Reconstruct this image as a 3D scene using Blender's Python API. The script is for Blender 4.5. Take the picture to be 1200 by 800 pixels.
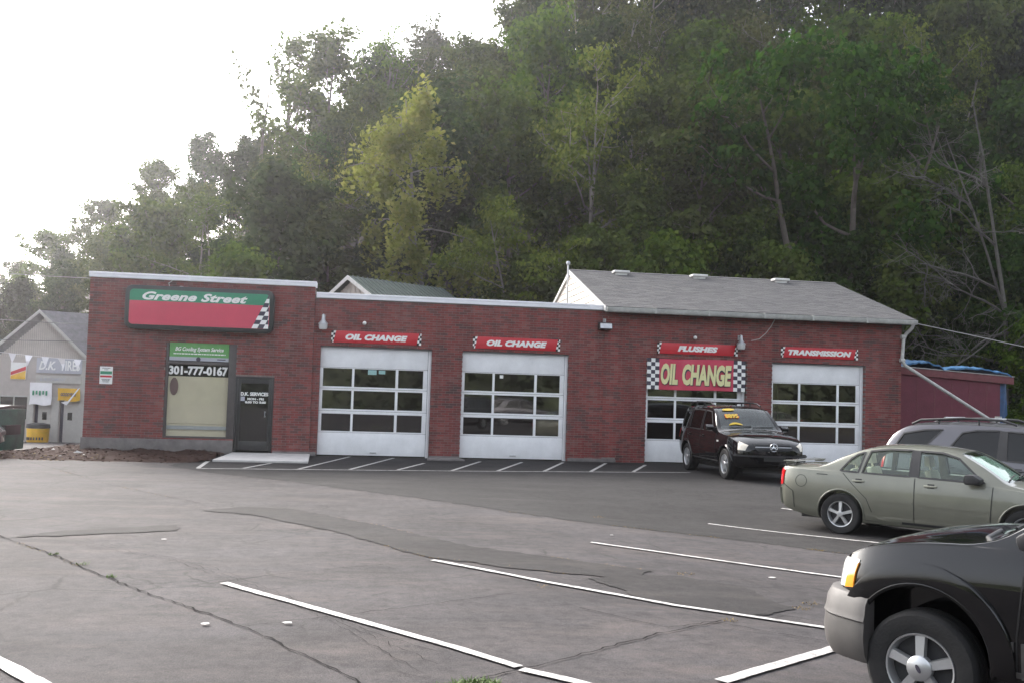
import bpy, bmesh, math, random
import numpy as np
from mathutils import Vector, Matrix
from mathutils.bvhtree import BVHTree

for _o in list(bpy.data.objects): bpy.data.objects.remove(_o)
S = bpy.context.scene
COL = S.collection
R = math.radians
random.seed(7)
RNG = np.random.default_rng(7)

# ------------------------------------------------------------------ camera
CAM_P = Vector((0.0, -28.535, 1.884))
YAW, PITCH, ROLL = 0.14604, 0.05135, 0.03126
fw = Vector((math.sin(YAW)*math.cos(PITCH), math.cos(YAW)*math.cos(PITCH), math.sin(PITCH)))
rt = Vector((math.cos(YAW), -math.sin(YAW), 0)); up = rt.cross(fw)
r2 = rt*math.cos(ROLL)+up*math.sin(ROLL); u2 = -rt*math.sin(ROLL)+up*math.cos(ROLL)
cd = bpy.data.cameras.new('camera'); cam = bpy.data.objects.new('camera', cd); COL.objects.link(cam)
cam.matrix_world = Matrix(((r2.x,u2.x,-fw.x,CAM_P.x),(r2.y,u2.y,-fw.y,CAM_P.y),(r2.z,u2.z,-fw.z,CAM_P.z),(0,0,0,1)))
cd.sensor_width = 36; cd.lens = 36*1184.2/1200; cd.clip_start = .05; cd.clip_end = 2000
S.camera = cam

HAZE = .0006
# ------------------------------------------------------------------ light
SUN_EL, SUN_AZ = R(33), R(-30)            # azimuth from +Y towards +X
w = bpy.data.worlds.new('World'); S.world = w; w.use_nodes = True
nt = w.node_tree; bg = nt.nodes['Background']
sky = nt.nodes.new('ShaderNodeTexSky'); sky.sky_type = 'NISHITA'; sky.sun_disc = False
sky.sun_elevation = SUN_EL; sky.sun_rotation = SUN_AZ
sky.air_density = 1.0; sky.dust_density = 6.0; sky.ozone_density = 1.0; sky.altitude = 200
hs = nt.nodes.new('ShaderNodeHueSaturation'); hs.inputs['Saturation'].default_value = .35   # thin white overcast
nt.links.new(sky.outputs[0], hs.inputs['Color'])
nt.links.new(hs.outputs[0], bg.inputs['Color']); bg.inputs['Strength'].default_value = .15
ld = bpy.data.lights.new('sun', 'SUN'); ld.energy = .8; ld.angle = R(10); ld.color = (1, .93, .86)
sun = bpy.data.objects.new('sun', ld); COL.objects.link(sun)
sd = Vector((math.sin(SUN_AZ)*math.cos(SUN_EL), math.cos(SUN_AZ)*math.cos(SUN_EL), math.sin(SUN_EL)))
sun.rotation_euler = sd.to_track_quat('Z', 'Y').to_euler()
S.view_settings.view_transform = 'Standard'; S.view_settings.look = 'None'
S.view_settings.gamma = 1; S.view_settings.use_curve_mapping = False
S.view_settings.exposure = 1.95
try:
    S.cycles.max_bounces = 8; S.cycles.transparent_max_bounces = 12; S.cycles.volume_bounces = 1
    S.cycles.use_denoising = True
except Exception: pass

# ------------------------------------------------------------------ helpers
def ss(a, b, x):
    t = np.clip((x-a)/(b-a), 0, 1); return t*t*(3-2*t)
def gz(X, Y):
    """height of the terrain"""
    X = np.asarray(X, float); Y = np.asarray(Y, float)
    z = -0.18*ss(1, 7, X)*ss(6, 13, -Y)
    z = z-0.0415*np.clip(Y+3, 0, 26)*ss(7.4, 9.5, -X)
    toe = 13.5+np.clip(-X-3, 0, 60)*1.1
    d = np.clip(Y-toe, 0, None); s = .62-.34*ss(5, 32, -X)
    return z+34*(1-np.exp(-s*d*d/(d+3)/34))
def gh(x, y): return float(gz(x, y))

def props(o, label=None, cat=None, group=None, kind=None):
    for k, v in (('label', label), ('category', cat), ('group', group), ('kind', kind)):
        if v: o[k] = v
    return o
def empty(name, loc=(0,0,0), rz=0, label=None, cat=None, group=None):
    o = bpy.data.objects.new(name, None); COL.objects.link(o); o.empty_display_size = .2
    o.location = loc; o.rotation_euler = (0, 0, rz)
    return props(o, label, cat, group)
def link(name, me, mats=(), parent=None, **kw):
    o = bpy.data.objects.new(name, me); COL.objects.link(o)
    if mats and not len(me.materials):
        for m in (mats if isinstance(mats, (list, tuple)) else [mats]): me.materials.append(m)
    if parent: o.parent = parent
    return props(o, **kw)

class MB:
    def __init__(s): s.v = []; s.f = []; s.m = []
    def add(s, verts, faces, m=0):
        n = len(s.v); s.v += [tuple(p) for p in verts]
        s.f += [tuple(n+i for i in f) for f in faces]; s.m += [m]*len(faces); return s
    def box(s, x0, x1, y0, y1, z0, z1, m=0):
        return s.add([(x0,y0,z0),(x1,y0,z0),(x1,y1,z0),(x0,y1,z0),(x0,y0,z1),(x1,y0,z1),(x1,y1,z1),(x0,y1,z1)],
                     [(0,3,2,1),(4,5,6,7),(0,1,5,4),(1,2,6,5),(2,3,7,6),(3,0,4,7)], m)
    def quad(s, a, b, c, d, m=0): return s.add([a,b,c,d], [(0,1,2,3)], m)
    def prism(s, poly, ext, m=0, caps=True):
        """poly: list of 3D points, ext: vector"""
        n = len(poly); e = Vector(ext)
        vs = [Vector(p) for p in poly]; vs += [p+e for p in vs]
        fs = [(i, (i+1) % n, n+(i+1) % n, n+i) for i in range(n)]
        if caps: fs += [tuple(range(n-1, -1, -1)), tuple(range(n, 2*n))]
        return s.add(vs, fs, m)
    def tube(s, pts, rad, n=8, m=0, caps=True, closed=False):
        pts = [Vector(p) for p in pts]; k = len(pts)
        if not hasattr(rad, '__len__'): rad = [rad]*k
        vs = []; up0 = None
        for i, p in enumerate(pts):
            if closed: t = pts[(i+1) % k]-pts[i-1]
            else: t = pts[min(i+1, k-1)]-pts[max(i-1, 0)]
            t = t.normalized() if t.length > 1e-9 else Vector((0,0,1))
            if up0 is None:
                a = Vector((0,0,1)) if abs(t.z) < .9 else Vector((1,0,0))
                u = t.cross(a).normalized()
            else:
                u = up0-t*up0.dot(t); u = u.normalized() if u.length > 1e-6 else t.orthogonal().normalized()
            up0 = u; v = t.cross(u)
            for j in range(n):
                a = 2*math.pi*j/n; vs.append(p+(u*math.cos(a)+v*math.sin(a))*rad[i])
        fs = []
        for i in range(k if closed else k-1):
            i2 = (i+1) % k
            for j in range(n): fs.append((i*n+j, i*n+(j+1) % n, i2*n+(j+1) % n, i2*n+j))
        if caps and not closed: fs += [tuple(range(n-1, -1, -1)), tuple(range((k-1)*n, k*n))]
        return s.add(vs, fs, m)
    def lathe(s, prof, n=24, axis='Z', o=(0,0,0), m=0, close=False):
        """prof: (r, h) pairs"""
        vs = []; k = len(prof)
        for j in range(n):
            a = 2*math.pi*j/n
            for r, h in prof:
                c, d = r*math.cos(a), r*math.sin(a)
                p = (c, d, h) if axis == 'Z' else ((d, h, c) if axis == 'Y' else (h, c, d))
                vs.append((p[0]+o[0], p[1]+o[1], p[2]+o[2]))
        fs = []
        for j in range(n):
            j2 = (j+1) % n
            for i in range(k if close else k-1):
                i2 = (i+1) % k; fs.append((j*k+i, j2*k+i, j2*k+i2, j*k+i2))
        return s.add(vs, fs, m)
    def mesh(s, name, smooth=None):
        me = bpy.data.meshes.new(name); me.from_pydata(s.v, [], s.f)
        if any(s.m): me.polygons.foreach_set('material_index', s.m)
        me.update(); me.validate()
        if smooth is not None:
            me.polygons.foreach_set('use_smooth', [True]*len(me.polygons)); me.set_sharp_from_angle(angle=R(smooth))
        return me
    def build(s, name, mats, parent=None, smooth=None, bevel=0, **kw):
        me = s.mesh(name, None if bevel else smooth)
        if bevel:
            bm = bmesh.new(); bm.from_mesh(me)
            bmesh.ops.recalc_face_normals(bm, faces=bm.faces)
            es = [e for e in bm.edges if len(e.link_faces) == 2 and e.calc_face_angle() > .5]
            bmesh.ops.bevel(bm, geom=es, offset=bevel, segments=2, profile=.6, affect='EDGES', clamp_overlap=True)
            bm.to_mesh(me); bm.free()
            me.polygons.foreach_set('use_smooth', [True]*len(me.polygons)); me.set_sharp_from_angle(angle=R(smooth or 40))
        return link(name, me, mats, parent, **kw)

# ------------------------------------------------------------------ materials
def newmat(name):
    m = bpy.data.materials.new(name); m.use_nodes = True
    n = m.node_tree.nodes; return m, m.node_tree, n['Principled BSDF']
def nd(t, typ, **kw):
    n = t.nodes.new(typ)
    for k, v in kw.items():
        if k.startswith('i_'): n.inputs[k[2:].replace('_', ' ')].default_value = v
        else: setattr(n, k, v)
    return n
def ramp(t, stops, src):
    r = t.nodes.new('ShaderNodeValToRGB'); e = r.color_ramp.elements
    while len(e) < len(stops): e.new(.5)
    for el, (p, c) in zip(e, stops): el.position = p; el.color = (*c, 1) if len(c) == 3 else c
    t.links.new(src, r.inputs[0]); return r.outputs[0]
def mixc(t, fac, a, b, mode='MIX'):
    n = t.nodes.new('ShaderNodeMix'); n.data_type = 'RGBA'; n.blend_type = mode
    for sck, v in ((n.inputs[0], fac), (n.inputs[6], a), (n.inputs[7], b)):
        if hasattr(v, 'is_linked') or hasattr(v, 'links'): t.links.new(v, sck)
        elif isinstance(v, (int, float)): sck.default_value = v
        else: sck.default_value = (*v, 1)
    return n.outputs[2]
def M(name, col, rough=.6, metal=0, var=.12, scale=6, bump=0, coat=0, spec=.5, bscale=None):
    m, t, b = newmat(name)
    tc = nd(t, 'ShaderNodeTexCoord')
    n = nd(t, 'ShaderNodeTexNoise', i_Scale=scale, i_Detail=6.0, i_Roughness=.65); t.links.new(tc.outputs['Object'], n.inputs['Vector'])
    lo = tuple(max(0, c*(1-var)) for c in col); hi = tuple(min(1, c*(1+var)) for c in col)
    t.links.new(ramp(t, [(.3, lo), (.7, hi)], n.outputs[0]), b.inputs['Base Color'])
    b.inputs['Roughness'].default_value = rough; b.inputs['Metallic'].default_value = metal
    b.inputs['Specular IOR Level'].default_value = spec; b.inputs['Coat Weight'].default_value = coat
    if coat: b.inputs['Coat Roughness'].default_value = .04
    if bump:
        n2 = nd(t, 'ShaderNodeTexNoise', i_Scale=bscale or scale*6, i_Detail=4.0); t.links.new(tc.outputs['Object'], n2.inputs['Vector'])
        bp = nd(t, 'ShaderNodeBump', i_Strength=bump, i_Distance=.02); t.links.new(n2.outputs[0], bp.inputs['Height']); t.links.new(bp.outputs[0], b.inputs['Normal'])
    return m

def brick_mat():
    m, t, b = newmat('brick')
    g = nd(t, 'ShaderNodeNewGeometry')
    pos = g.outputs['Position']
    mp = nd(t, 'ShaderNodeMapping'); mp.inputs['Scale'].default_value = (1.1, 1, 2.4); t.links.new(pos, mp.inputs['Vector'])
    n = nd(t, 'ShaderNodeTexNoise', i_Scale=1.3, i_Detail=3.0); t.links.new(mp.outputs[0], n.inputs['Vector'])
    a = nd(t, 'ShaderNodeMath', operation='MULTIPLY'); a.inputs[1].default_value = .52; t.links.new(g.outputs['Random Per Island'], a.inputs[0])
    c = nd(t, 'ShaderNodeMath', operation='MULTIPLY_ADD'); c.inputs[1].default_value = .85; t.links.new(n.outputs[0], c.inputs[0]); t.links.new(a.outputs[0], c.inputs[2])
    col = ramp(t, [(.26, (.074,.048,.047)), (.45, (.122,.052,.048)), (.60, (.185,.046,.042)), (.80, (.232,.052,.047)), (.97, (.225,.095,.084))], c.outputs[0])
    n2 = nd(t, 'ShaderNodeTexNoise', i_Scale=60.0, i_Detail=3.0); t.links.new(pos, n2.inputs['Vector'])
    mp2 = nd(t, 'ShaderNodeMapping'); mp2.inputs['Scale'].default_value = (2.6, 1, .22); t.links.new(pos, mp2.inputs['Vector'])      # rain streaks
    n3 = nd(t, 'ShaderNodeTexNoise', i_Scale=1.0, i_Detail=6.0, i_Roughness=.7); t.links.new(mp2.outputs[0], n3.inputs['Vector'])
    n4 = nd(t, 'ShaderNodeTexNoise', i_Scale=.55, i_Detail=5.0, i_Roughness=.65); t.links.new(pos, n4.inputs['Vector'])
    col = mixc(t, .8, col, ramp(t, [(.36, (.62,.62,.64)), (.52, (1,1,1)), (.72, (1.18,1.16,1.16))], n3.outputs[0]), 'MULTIPLY')
    col = mixc(t, ramp(t, [(.58, (0,0,0)), (.78, (.34,.34,.34))], n4.outputs[0]), col, (.20,.155,.15))
    t.links.new(mixc(t, .25, col, n2.outputs[1], 'SOFT_LIGHT'), b.inputs['Base Color'])
    b.inputs['Roughness'].default_value = .85
    bp = nd(t, 'ShaderNodeBump', i_Strength=.4, i_Distance=.01); t.links.new(n2.outputs[0], bp.inputs['Height']); t.links.new(bp.outputs[0], b.inputs['Normal'])
    return m

def asphalt_mat(name, base, tint, rough=.9, stain=.5, seed=0.):
    m, t, b = newmat(name)
    g = nd(t, 'ShaderNodeNewGeometry'); pos = nd(t, 'ShaderNodeVectorMath', operation='ADD'); pos.inputs[1].default_value = (seed, seed*2, 0)
    t.links.new(g.outputs['Position'], pos.inputs[0]); P = pos.outputs[0]
    def noise(s, d=5., r=.6, sc=None):
        n = nd(t, 'ShaderNodeTexNoise', i_Scale=s, i_Detail=d, i_Roughness=r)
        if sc:
            mp = nd(t, 'ShaderNodeMapping'); mp.inputs['Scale'].default_value = sc; mp.inputs['Rotation'].default_value = (0,0,R(43)); t.links.new(P, mp.inputs['Vector']); t.links.new(mp.outputs[0], n.inputs['Vector'])
        else: t.links.new(P, n.inputs['Vector'])
        return n.outputs[0]
    big = ramp(t, [(.32, tuple(c*.68 for c in base)), (.5, base), (.70, tuple(min(1, c*1.38) for c in base))], noise(.35, 6, .65))
    wear = ramp(t, [(.36, (.55,.55,.55)), (.64, (1.0,1.0,1.0))], noise(1.6, 8, .72))
    col = mixc(t, .65, big, wear, 'MULTIPLY')
    streak = ramp(t, [(.40, (0,0,0)), (.72, (1,1,1))], noise(.9, 6, .6, (.35, 2.2, 1)))
    sf = nd(t, 'ShaderNodeMath', operation='MULTIPLY'); sf.inputs[1].default_value = .30; t.links.new(streak, sf.inputs[0])
    col = mixc(t, sf.outputs[0], col, tint)
    st = ramp(t, [(.56, (0,0,0)), (.74, (1,1,1))], noise(.55, 7, .7))
    s2 = nd(t, 'ShaderNodeMath', operation='MULTIPLY'); s2.inputs[1].default_value = stain; t.links.new(st, s2.inputs[0])
    col = mixc(t, s2.outputs[0], col, tuple(c*.42 for c in base))
    # fine net of cracks, only where the surface is tired
    vo = nd(t, 'ShaderNodeTexVoronoi', feature='DISTANCE_TO_EDGE', i_Scale=1.5); wv = nd(t, 'ShaderNodeTexNoise', i_Scale=3.0, i_Detail=4.0); t.links.new(P, wv.inputs['Vector'])
    va = nd(t, 'ShaderNodeMix', data_type='VECTOR'); va.inputs[0].default_value = .22; t.links.new(P, va.inputs[4]); t.links.new(wv.outputs[1], va.inputs[5]); t.links.new(va.outputs[1], vo.inputs['Vector'])
    ck = ramp(t, [(.0, (1,1,1)), (.012, (1,1,1)), (.03, (0,0,0))], vo.outputs[0]); mk_ = ramp(t, [(.50, (0,0,0)), (.62, (.75,.75,.75))], noise(.45, 4, .6))
    col = mixc(t, mixc(t, 1.0, ck, mk_, 'MULTIPLY'), col, (.022,.021,.021))
    mott = ramp(t, [(.32, (.50,.50,.51)), (.5, (1,1,1)), (.68, (1.35,1.30,1.25))], noise(6.5, 7, .75))
    col = mixc(t, .75, col, mott, 'MULTIPLY')
    brown = ramp(t, [(.53, (0,0,0)), (.72, (.8,.8,.8))], noise(.8, 5, .7, (.6, 1.6, 1)))
    col = mixc(t, brown, col, tint)
    agg = ramp(t, [(.30, (.45,.45,.46)), (.52, (1,1,1)), (.74, (1.5,1.46,1.42))], noise(95., 2, .7))
    col = mixc(t, .8, col, agg, 'MULTIPLY')
    t.links.new(col, b.inputs['Base Color']); b.inputs['Roughness'].default_value = rough
    b.inputs['Specular IOR Level'].default_value = .22
    bp = nd(t, 'ShaderNodeBump', i_Strength=.55, i_Distance=.012); t.links.new(noise(70., 3, .7), bp.inputs['Height']); t.links.new(bp.outputs[0], b.inputs['Normal'])
    return m

def paint_mat():
    """worn white road paint: asphalt shows through where it has flaked"""
    m, t, b = newmat('road_paint')
    g = nd(t, 'ShaderNodeNewGeometry'); n = nd(t, 'ShaderNodeTexNoise', i_Scale=9.0, i_Detail=8.0, i_Roughness=.75); t.links.new(g.outputs['Position'], n.inputs['Vector'])
    n2 = nd(t, 'ShaderNodeTexNoise', i_Scale=80.0, i_Detail=2.0); t.links.new(g.outputs['Position'], n2.inputs['Vector'])
    c = ramp(t, [(.36, (.17,.165,.16)), (.45, (.36,.35,.34)), (.62, (.50,.49,.475)), (.8, (.56,.55,.535))], n.outputs[0])
    c = mixc(t, .5, c, ramp(t, [(.3, (.6,.6,.6)), (.6, (1,1,1))], n2.outputs[0]), 'MULTIPLY')
    t.links.new(c, b.inputs['Base Color']); b.inputs['Roughness'].default_value = .8
    return m

def leaf_mat(name, c0, c1, c2, trans=.35, vary=True):
    m, t, b = newmat(name); t.nodes.remove(b)
    out = [n for n in t.nodes if n.type == 'OUTPUT_MATERIAL'][0]
    g = nd(t, 'ShaderNodeNewGeometry'); oi = nd(t, 'ShaderNodeObjectInfo')
    n = nd(t, 'ShaderNodeTexNoise', i_Scale=.55, i_Detail=3.0); t.links.new(g.outputs['Position'], n.inputs['Vector'])
    a = nd(t, 'ShaderNodeMath', operation='MULTIPLY_ADD'); a.inputs[1].default_value = .45; t.links.new(g.outputs['Random Per Island'], a.inputs[0])
    k = nd(t, 'ShaderNodeMath', operation='MULTIPLY'); k.inputs[1].default_value = .55; t.links.new(n.outputs[0], k.inputs[0]); t.links.new(k.outputs[0], a.inputs[2])
    col = ramp(t, [(.2, c0), (.5, c1), (.85, c2)], a.outputs[0])
    h = nd(t, 'ShaderNodeHueSaturation')
    for sck, lo, hi in ((('Hue', .474, .507), ('Value', .68, 1.45), ('Saturation', .8, 1.12)) if vary else ()):
        mr = nd(t, 'ShaderNodeMapRange'); mr.inputs[3].default_value = lo; mr.inputs[4].default_value = hi
        t.links.new(oi.outputs['Random'], mr.inputs[0]); t.links.new(mr.outputs[0], h.inputs[sck])
    t.links.new(col, h.inputs['Color'])
    d = nd(t, 'ShaderNodeBsdfDiffuse'); tr = nd(t, 'ShaderNodeBsdfTranslucent'); mx = nd(t, 'ShaderNodeMixShader'); mx.inputs[0].default_value = trans
    t.links.new(h.outputs[0], d.inputs[0]); t.links.new(h.outputs[0], tr.inputs[0])
    t.links.new(d.outputs[0], mx.inputs[1]); t.links.new(tr.outputs[0], mx.inputs[2]); t.links.new(mx.outputs[0], out.inputs[0])
    return m

def glass_mat(name, tint, gloss=1.5, refl_rough=.02):
    """thin pane: tinted see-through plus a mirror share that grows at glancing angles"""
    m, t, b = newmat(name); t.nodes.remove(b)
    out = [n for n in t.nodes if n.type == 'OUTPUT_MATERIAL'][0]
    tr = nd(t, 'ShaderNodeBsdfTransparent'); tr.inputs[0].default_value = (*tint, 1)
    gl = nd(t, 'ShaderNodeBsdfGlossy'); gl.inputs['Roughness'].default_value = refl_rough
    lw = nd(t, 'ShaderNodeLayerWeight'); lw.inputs[0].default_value = .5; f0 = ((gloss-1)/(gloss+1))**2      # Schlick, the same from both faces
    pw = nd(t, 'ShaderNodeMath', operation='POWER'); pw.inputs[1].default_value = 5; t.links.new(lw.outputs['Facing'], pw.inputs[0])
    fr = nd(t, 'ShaderNodeMath', operation='MULTIPLY_ADD'); fr.inputs[1].default_value = 1-f0; fr.inputs[2].default_value = f0; t.links.new(pw.outputs[0], fr.inputs[0])
    mx = nd(t, 'ShaderNodeMixShader'); t.links.new(fr.outputs[0], mx.inputs[0]); t.links.new(tr.outputs[0], mx.inputs[1]); t.links.new(gl.outputs[0], mx.inputs[2])
    t.links.new(mx.outputs[0], out.inputs[0]); return m

MAT = dict(
 brick=brick_mat(),
 mortar=M('mortar', (.20,.165,.155), .95, var=.25, scale=12),
 concrete=M('concrete', (.17,.155,.15), .9, var=.25, scale=4, bump=.3),
 slab=M('concrete_slab', (.52,.50,.48), .9, var=.15, scale=5, bump=.3),
 white=M('white_metal', (.86,.86,.90), .45, var=.05, scale=3),
 doorwhite=M('door_white', (.82,.825,.84), .5, var=.10, scale=1.6, bump=.05, bscale=60),
 trimwhite=M('trim_white', (.62,.61,.59), .6, var=.15, scale=5),
 shingle=None, roofflat=M('flat_roof', (.12,.12,.12), .9),
 siding=M('siding', (.62,.57,.51), .7, var=.14, scale=1.6),
 gutter=M('gutter', (.44,.44,.42), .5, var=.25, scale=6),
 dark=M('dark_frame', (.028,.028,.028), .4, var=.2),
 darkbrown=M('bronze_frame', (.07,.062,.06), .5, var=.15),
 black=M('black', (.008,.008,.008), .6, var=.2),
 redsign=M('sign_red', (.50,.012,.025), .4, var=.08, scale=3),
 pinkred=M('sign_face_red', (.56,.05,.10), .35, var=.08, scale=1.5),
 green=M('sign_green', (.025,.24,.13), .35, var=.08),
 ltgreen=M('sign_light_green', (.11,.33,.09), .4, var=.1),
 signgrey=M('sign_grey', (.42,.43,.48), .5, var=.06),
 cabinet=M('sign_cabinet', (.018,.024,.024), .35, var=.2),
 signwhite=M('sign_white', (.80,.80,.78), .5, var=.05),
 cream=M('banner_cream', (.72,.68,.36), .6, var=.05),
 letterdark=M('letter_dark', (.045,.04,.06), .6, var=.1), ovalring=M('oval_ring', (.16,.10,.10), .6),
 galv=M('galvanised', (.42,.43,.44), .38, metal=.7, var=.15, scale=8),
 canvas=M('canvas',(.3,.3,.28)), lampglass=M('lamp_lens', (.55,.56,.56), .15, var=.05),
 maroon=M('maroon_paint', (.13,.026,.042), .75, var=.18, scale=3, bump=.2),
 maroontrim=M('maroon_trim', (.16,.05,.055), .75, var=.18),
 tarp=M('blue_tarp', (.035,.14,.29), .45, var=.25, scale=4, bump=.4, bscale=8),
 greenroof=M('green_metal_roof', (.085,.108,.096), .5, var=.12, scale=2),
 beige=M('beige_siding', (.50,.46,.42), .75, var=.1, scale=3),
 house=M('house_siding', (.42,.385,.36), .75, var=.1, scale=3),
 housetrim=M('house_trim', (.45,.44,.41), .7, var=.08),
 greyroof=M('old_shingles', (.20,.19,.20), .9, var=.25, scale=5),
 wood=M('raw_wood', (.32,.24,.16), .8, var=.3, scale=6),
 dumpster=M('dumpster_green', (.026,.095,.072), .55, var=.35, scale=4),
 plastic=M('black_plastic', (.02,.02,.022), .55, var=.2),
 greyplastic=M('grey_cladding', (.062,.058,.056), .55, var=.06, scale=30, bump=.05, bscale=300),
 rubber=M('tyre_rubber', (.010,.010,.0105), .8, var=.35, scale=8, bump=.2, bscale=60),
 alloy=M('alloy', (.55,.56,.57), .32, metal=.75, var=.06),
 chrome=M('chrome', (.75,.76,.78), .12, metal=1, var=.03),
 cable=M('cable', (.10,.10,.10), .6, var=.1),
 wire=M('pale_cable', (.45,.44,.43), .6, var=.1),
 yellow=M('yellow_vinyl', (.72,.42,.02), .5, var=.15, scale=3),
 pennant=M('white_vinyl', (.85,.84,.86), .5, var=.06),
 bark=M('bark', (.085,.072,.062), .9, var=.35, scale=5, bump=.6, bscale=14),
 deadbark=M('dead_bark', (.085,.08,.072), .9, var=.3, scale=5, bump=.5, bscale=14),
 palebark=M('pale_bark', (.16,.145,.13), .9, var=.3, scale=5, bump=.5, bscale=14),
 mulch=M('mulch', (.040,.024,.020), .95, spec=.05, var=.5, scale=14, bump=.8, bscale=40),
 chip=M('wood_chip', (.060,.036,.028), .95, spec=.05, var=.6, scale=30),
 drygrass=M('dry_grass', (.20,.15,.075), .9, spec=.05, var=.3, scale=40),
 greengrass=M('green_grass', (.07,.12,.02), .8, var=.35, scale=40),
 litter=M('litter', (.50,.49,.47), .7, var=.1),
 tar=M('crack_tar', (.014,.0135,.0135), .95, var=.3, scale=20, spec=.03),
 blind=M('window_blind', (.70,.62,.51), .85, var=.08, scale=1.2),
 interior=M('room_dark', (.025,.024,.023), .9, var=.3, scale=2),
 tan=M('car_interior_tan', (.62,.57,.48), .75, var=.1),
 cardark=M('car_interior_dark', (.03,.03,.032), .8, var=.15),
 red=M('tail_red', (.55,.01,.012), .12, var=.1, coat=1),
 amber=M('amber_lens', (.85,.30,.02), .12, var=.1, coat=1),
 lens=M('lamp_clear', (.62,.63,.60), .1, var=.12, scale=20, coat=1),
 warmlens=M('lamp_warm', (.72,.66,.55), .1, var=.15, scale=16, coat=1),
 asphalt=asphalt_mat('asphalt', (.055,.0515,.0545), (.092,.078,.074), stain=.6),
 asphaltnew=asphalt_mat('new_asphalt', (.026,.0252,.0258), (.040,.038,.037), stain=.35, seed=11.),
 patch=asphalt_mat('patch_asphalt', (.029,.0275,.0285), (.052,.046,.043), stain=.6, seed=23.),
 paint=paint_mat(),
 leafdark=leaf_mat('leaf_dark', (.010,.026,.006), (.021,.045,.009), (.042,.070,.014)),
 leafmid=leaf_mat('leaf_mid', (.024,.044,.008), (.048,.080,.013), (.086,.115,.022)),
 leaflight=leaf_mat('leaf_light', (.045,.062,.016), (.078,.098,.023), (.122,.134,.036)),
 leafyellow=leaf_mat('leaf_yellow', (.125,.152,.026), (.205,.225,.046), (.30,.29,.085), .42, False),
)
# ------------------------------------------------------------------ lettering
def text_mesh(s, w, h, bold=.03, shear=0, ext=.006, name='lettering', spacing=1.0):
    """flat letters in X/Z facing -Y, fitted into w x h, centred on the origin"""
    cu = bpy.data.curves.new('t', 'FONT'); cu.body = s; cu.size = 1; cu.shear = shear; cu.offset = bold; cu.space_character = spacing
    cu.extrude = .5; cu.resolution_u = 3
    o = bpy.data.objects.new('t', cu); COL.objects.link(o)
    dg = bpy.context.evaluated_depsgraph_get(); me = bpy.data.meshes.new_from_object(o.evaluated_get(dg))
    bpy.data.objects.remove(o); bpy.data.curves.remove(cu)
    n = len(me.vertices); co = np.empty(n*3, 'f'); me.vertices.foreach_get('co', co); co = co.reshape(-1, 3)
    lo, hi = co.min(0), co.max(0); c = (lo+hi)/2; sz = hi-lo
    out = np.empty_like(co)
    out[:, 0] = (co[:, 0]-c[0])/sz[0]*w; out[:, 2] = (co[:, 1]-c[1])/sz[1]*h; out[:, 1] = -(co[:, 2]-c[2])/sz[2]*ext
    me.vertices.foreach_set('co', out.ravel()); me.update(); me.name = name
    me.materials.clear()
    return me
def text(s, x, y, z, w, h, mat, parent, name='lettering', **kw):
    o = link(name, text_mesh(s, w, h, name=name, **kw), mat, parent); o.location = (x, y, z); return o

def strip_pts(pts, wd):
    """left and right offsets of a ground polyline"""
    out = []
    for i, p in enumerate(pts):
        a = pts[max(i-1, 0)]; b = pts[min(i+1, len(pts)-1)]
        dx, dy = b[0]-a[0], b[1]-a[1]; L = math.hypot(dx, dy) or 1
        wdi = wd[i] if hasattr(wd, '__len__') else wd
        out.append(((p[0]-dy/L*wdi/2, p[1]+dx/L*wdi/2), (p[0]+dy/L*wdi/2, p[1]-dx/L*wdi/2)))
    return out
def densify(pts, step, jit=0):
    out = []
    for (a, b) in zip(pts[:-1], pts[1:]):
        n = max(1, int(math.hypot(b[0]-a[0], b[1]-a[1])/step))
        for i in range(n):
            t = i/n; j = (random.uniform(-jit, jit), random.uniform(-jit, jit)) if i else (0, 0)
            out.append((a[0]+(b[0]-a[0])*t+j[0], a[1]+(b[1]-a[1])*t+j[1]))
    return out+[pts[-1]]
def gstrip(name, pts, wd, mat, lift, kind='structure', step=.25, jit=0, **kw):
    p = densify(pts, step, jit)
    if hasattr(wd, '__call__'): wd = [wd() for _ in p]
    mb = MB(); vs = []
    for a, b in strip_pts(p, wd): vs += [(a[0], a[1], gh(*a)+lift), (b[0], b[1], gh(*b)+lift)]
    mb.add(vs, [(2*i, 2*i+1, 2*i+3, 2*i+2) for i in range(len(p)-1)])
    return mb.build(name, mat, kind=kind, **kw)
def gpatch(name, poly, mat, lift, step=.4):
    """ground patch: a polygon cut into small cells that follow the terrain"""
    bm = bmesh.new(); poly = densify(list(poly)+[poly[0]], .09, .04)[:-1]
    vs = [bm.verts.new((x, y, 0)) for x, y in poly]; bm.faces.new(vs)
    xs = [p[0] for p in poly]; ys = [p[1] for p in poly]
    for ax, lo, hi in ((0, min(xs), max(xs)), (1, min(ys), max(ys))):
        k = math.floor(lo/step)+1
        while k*step < hi:
            co = [0, 0, 0]; no = [0, 0, 0]; co[ax] = k*step; no[ax] = 1
            bmesh.ops.bisect_plane(bm, geom=bm.verts[:]+bm.edges[:]+bm.faces[:], plane_co=co, plane_no=no, dist=1e-5); k += 1
    for v in bm.verts: v.co.z = gh(v.co.x, v.co.y)+lift
    for f in bm.faces:
        if f.normal.z < 0: f.normal_flip()
    me = bpy.data.meshes.new(name); bm.to_mesh(me); bm.free()
    return link(name, me, mat, kind='structure')

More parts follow.
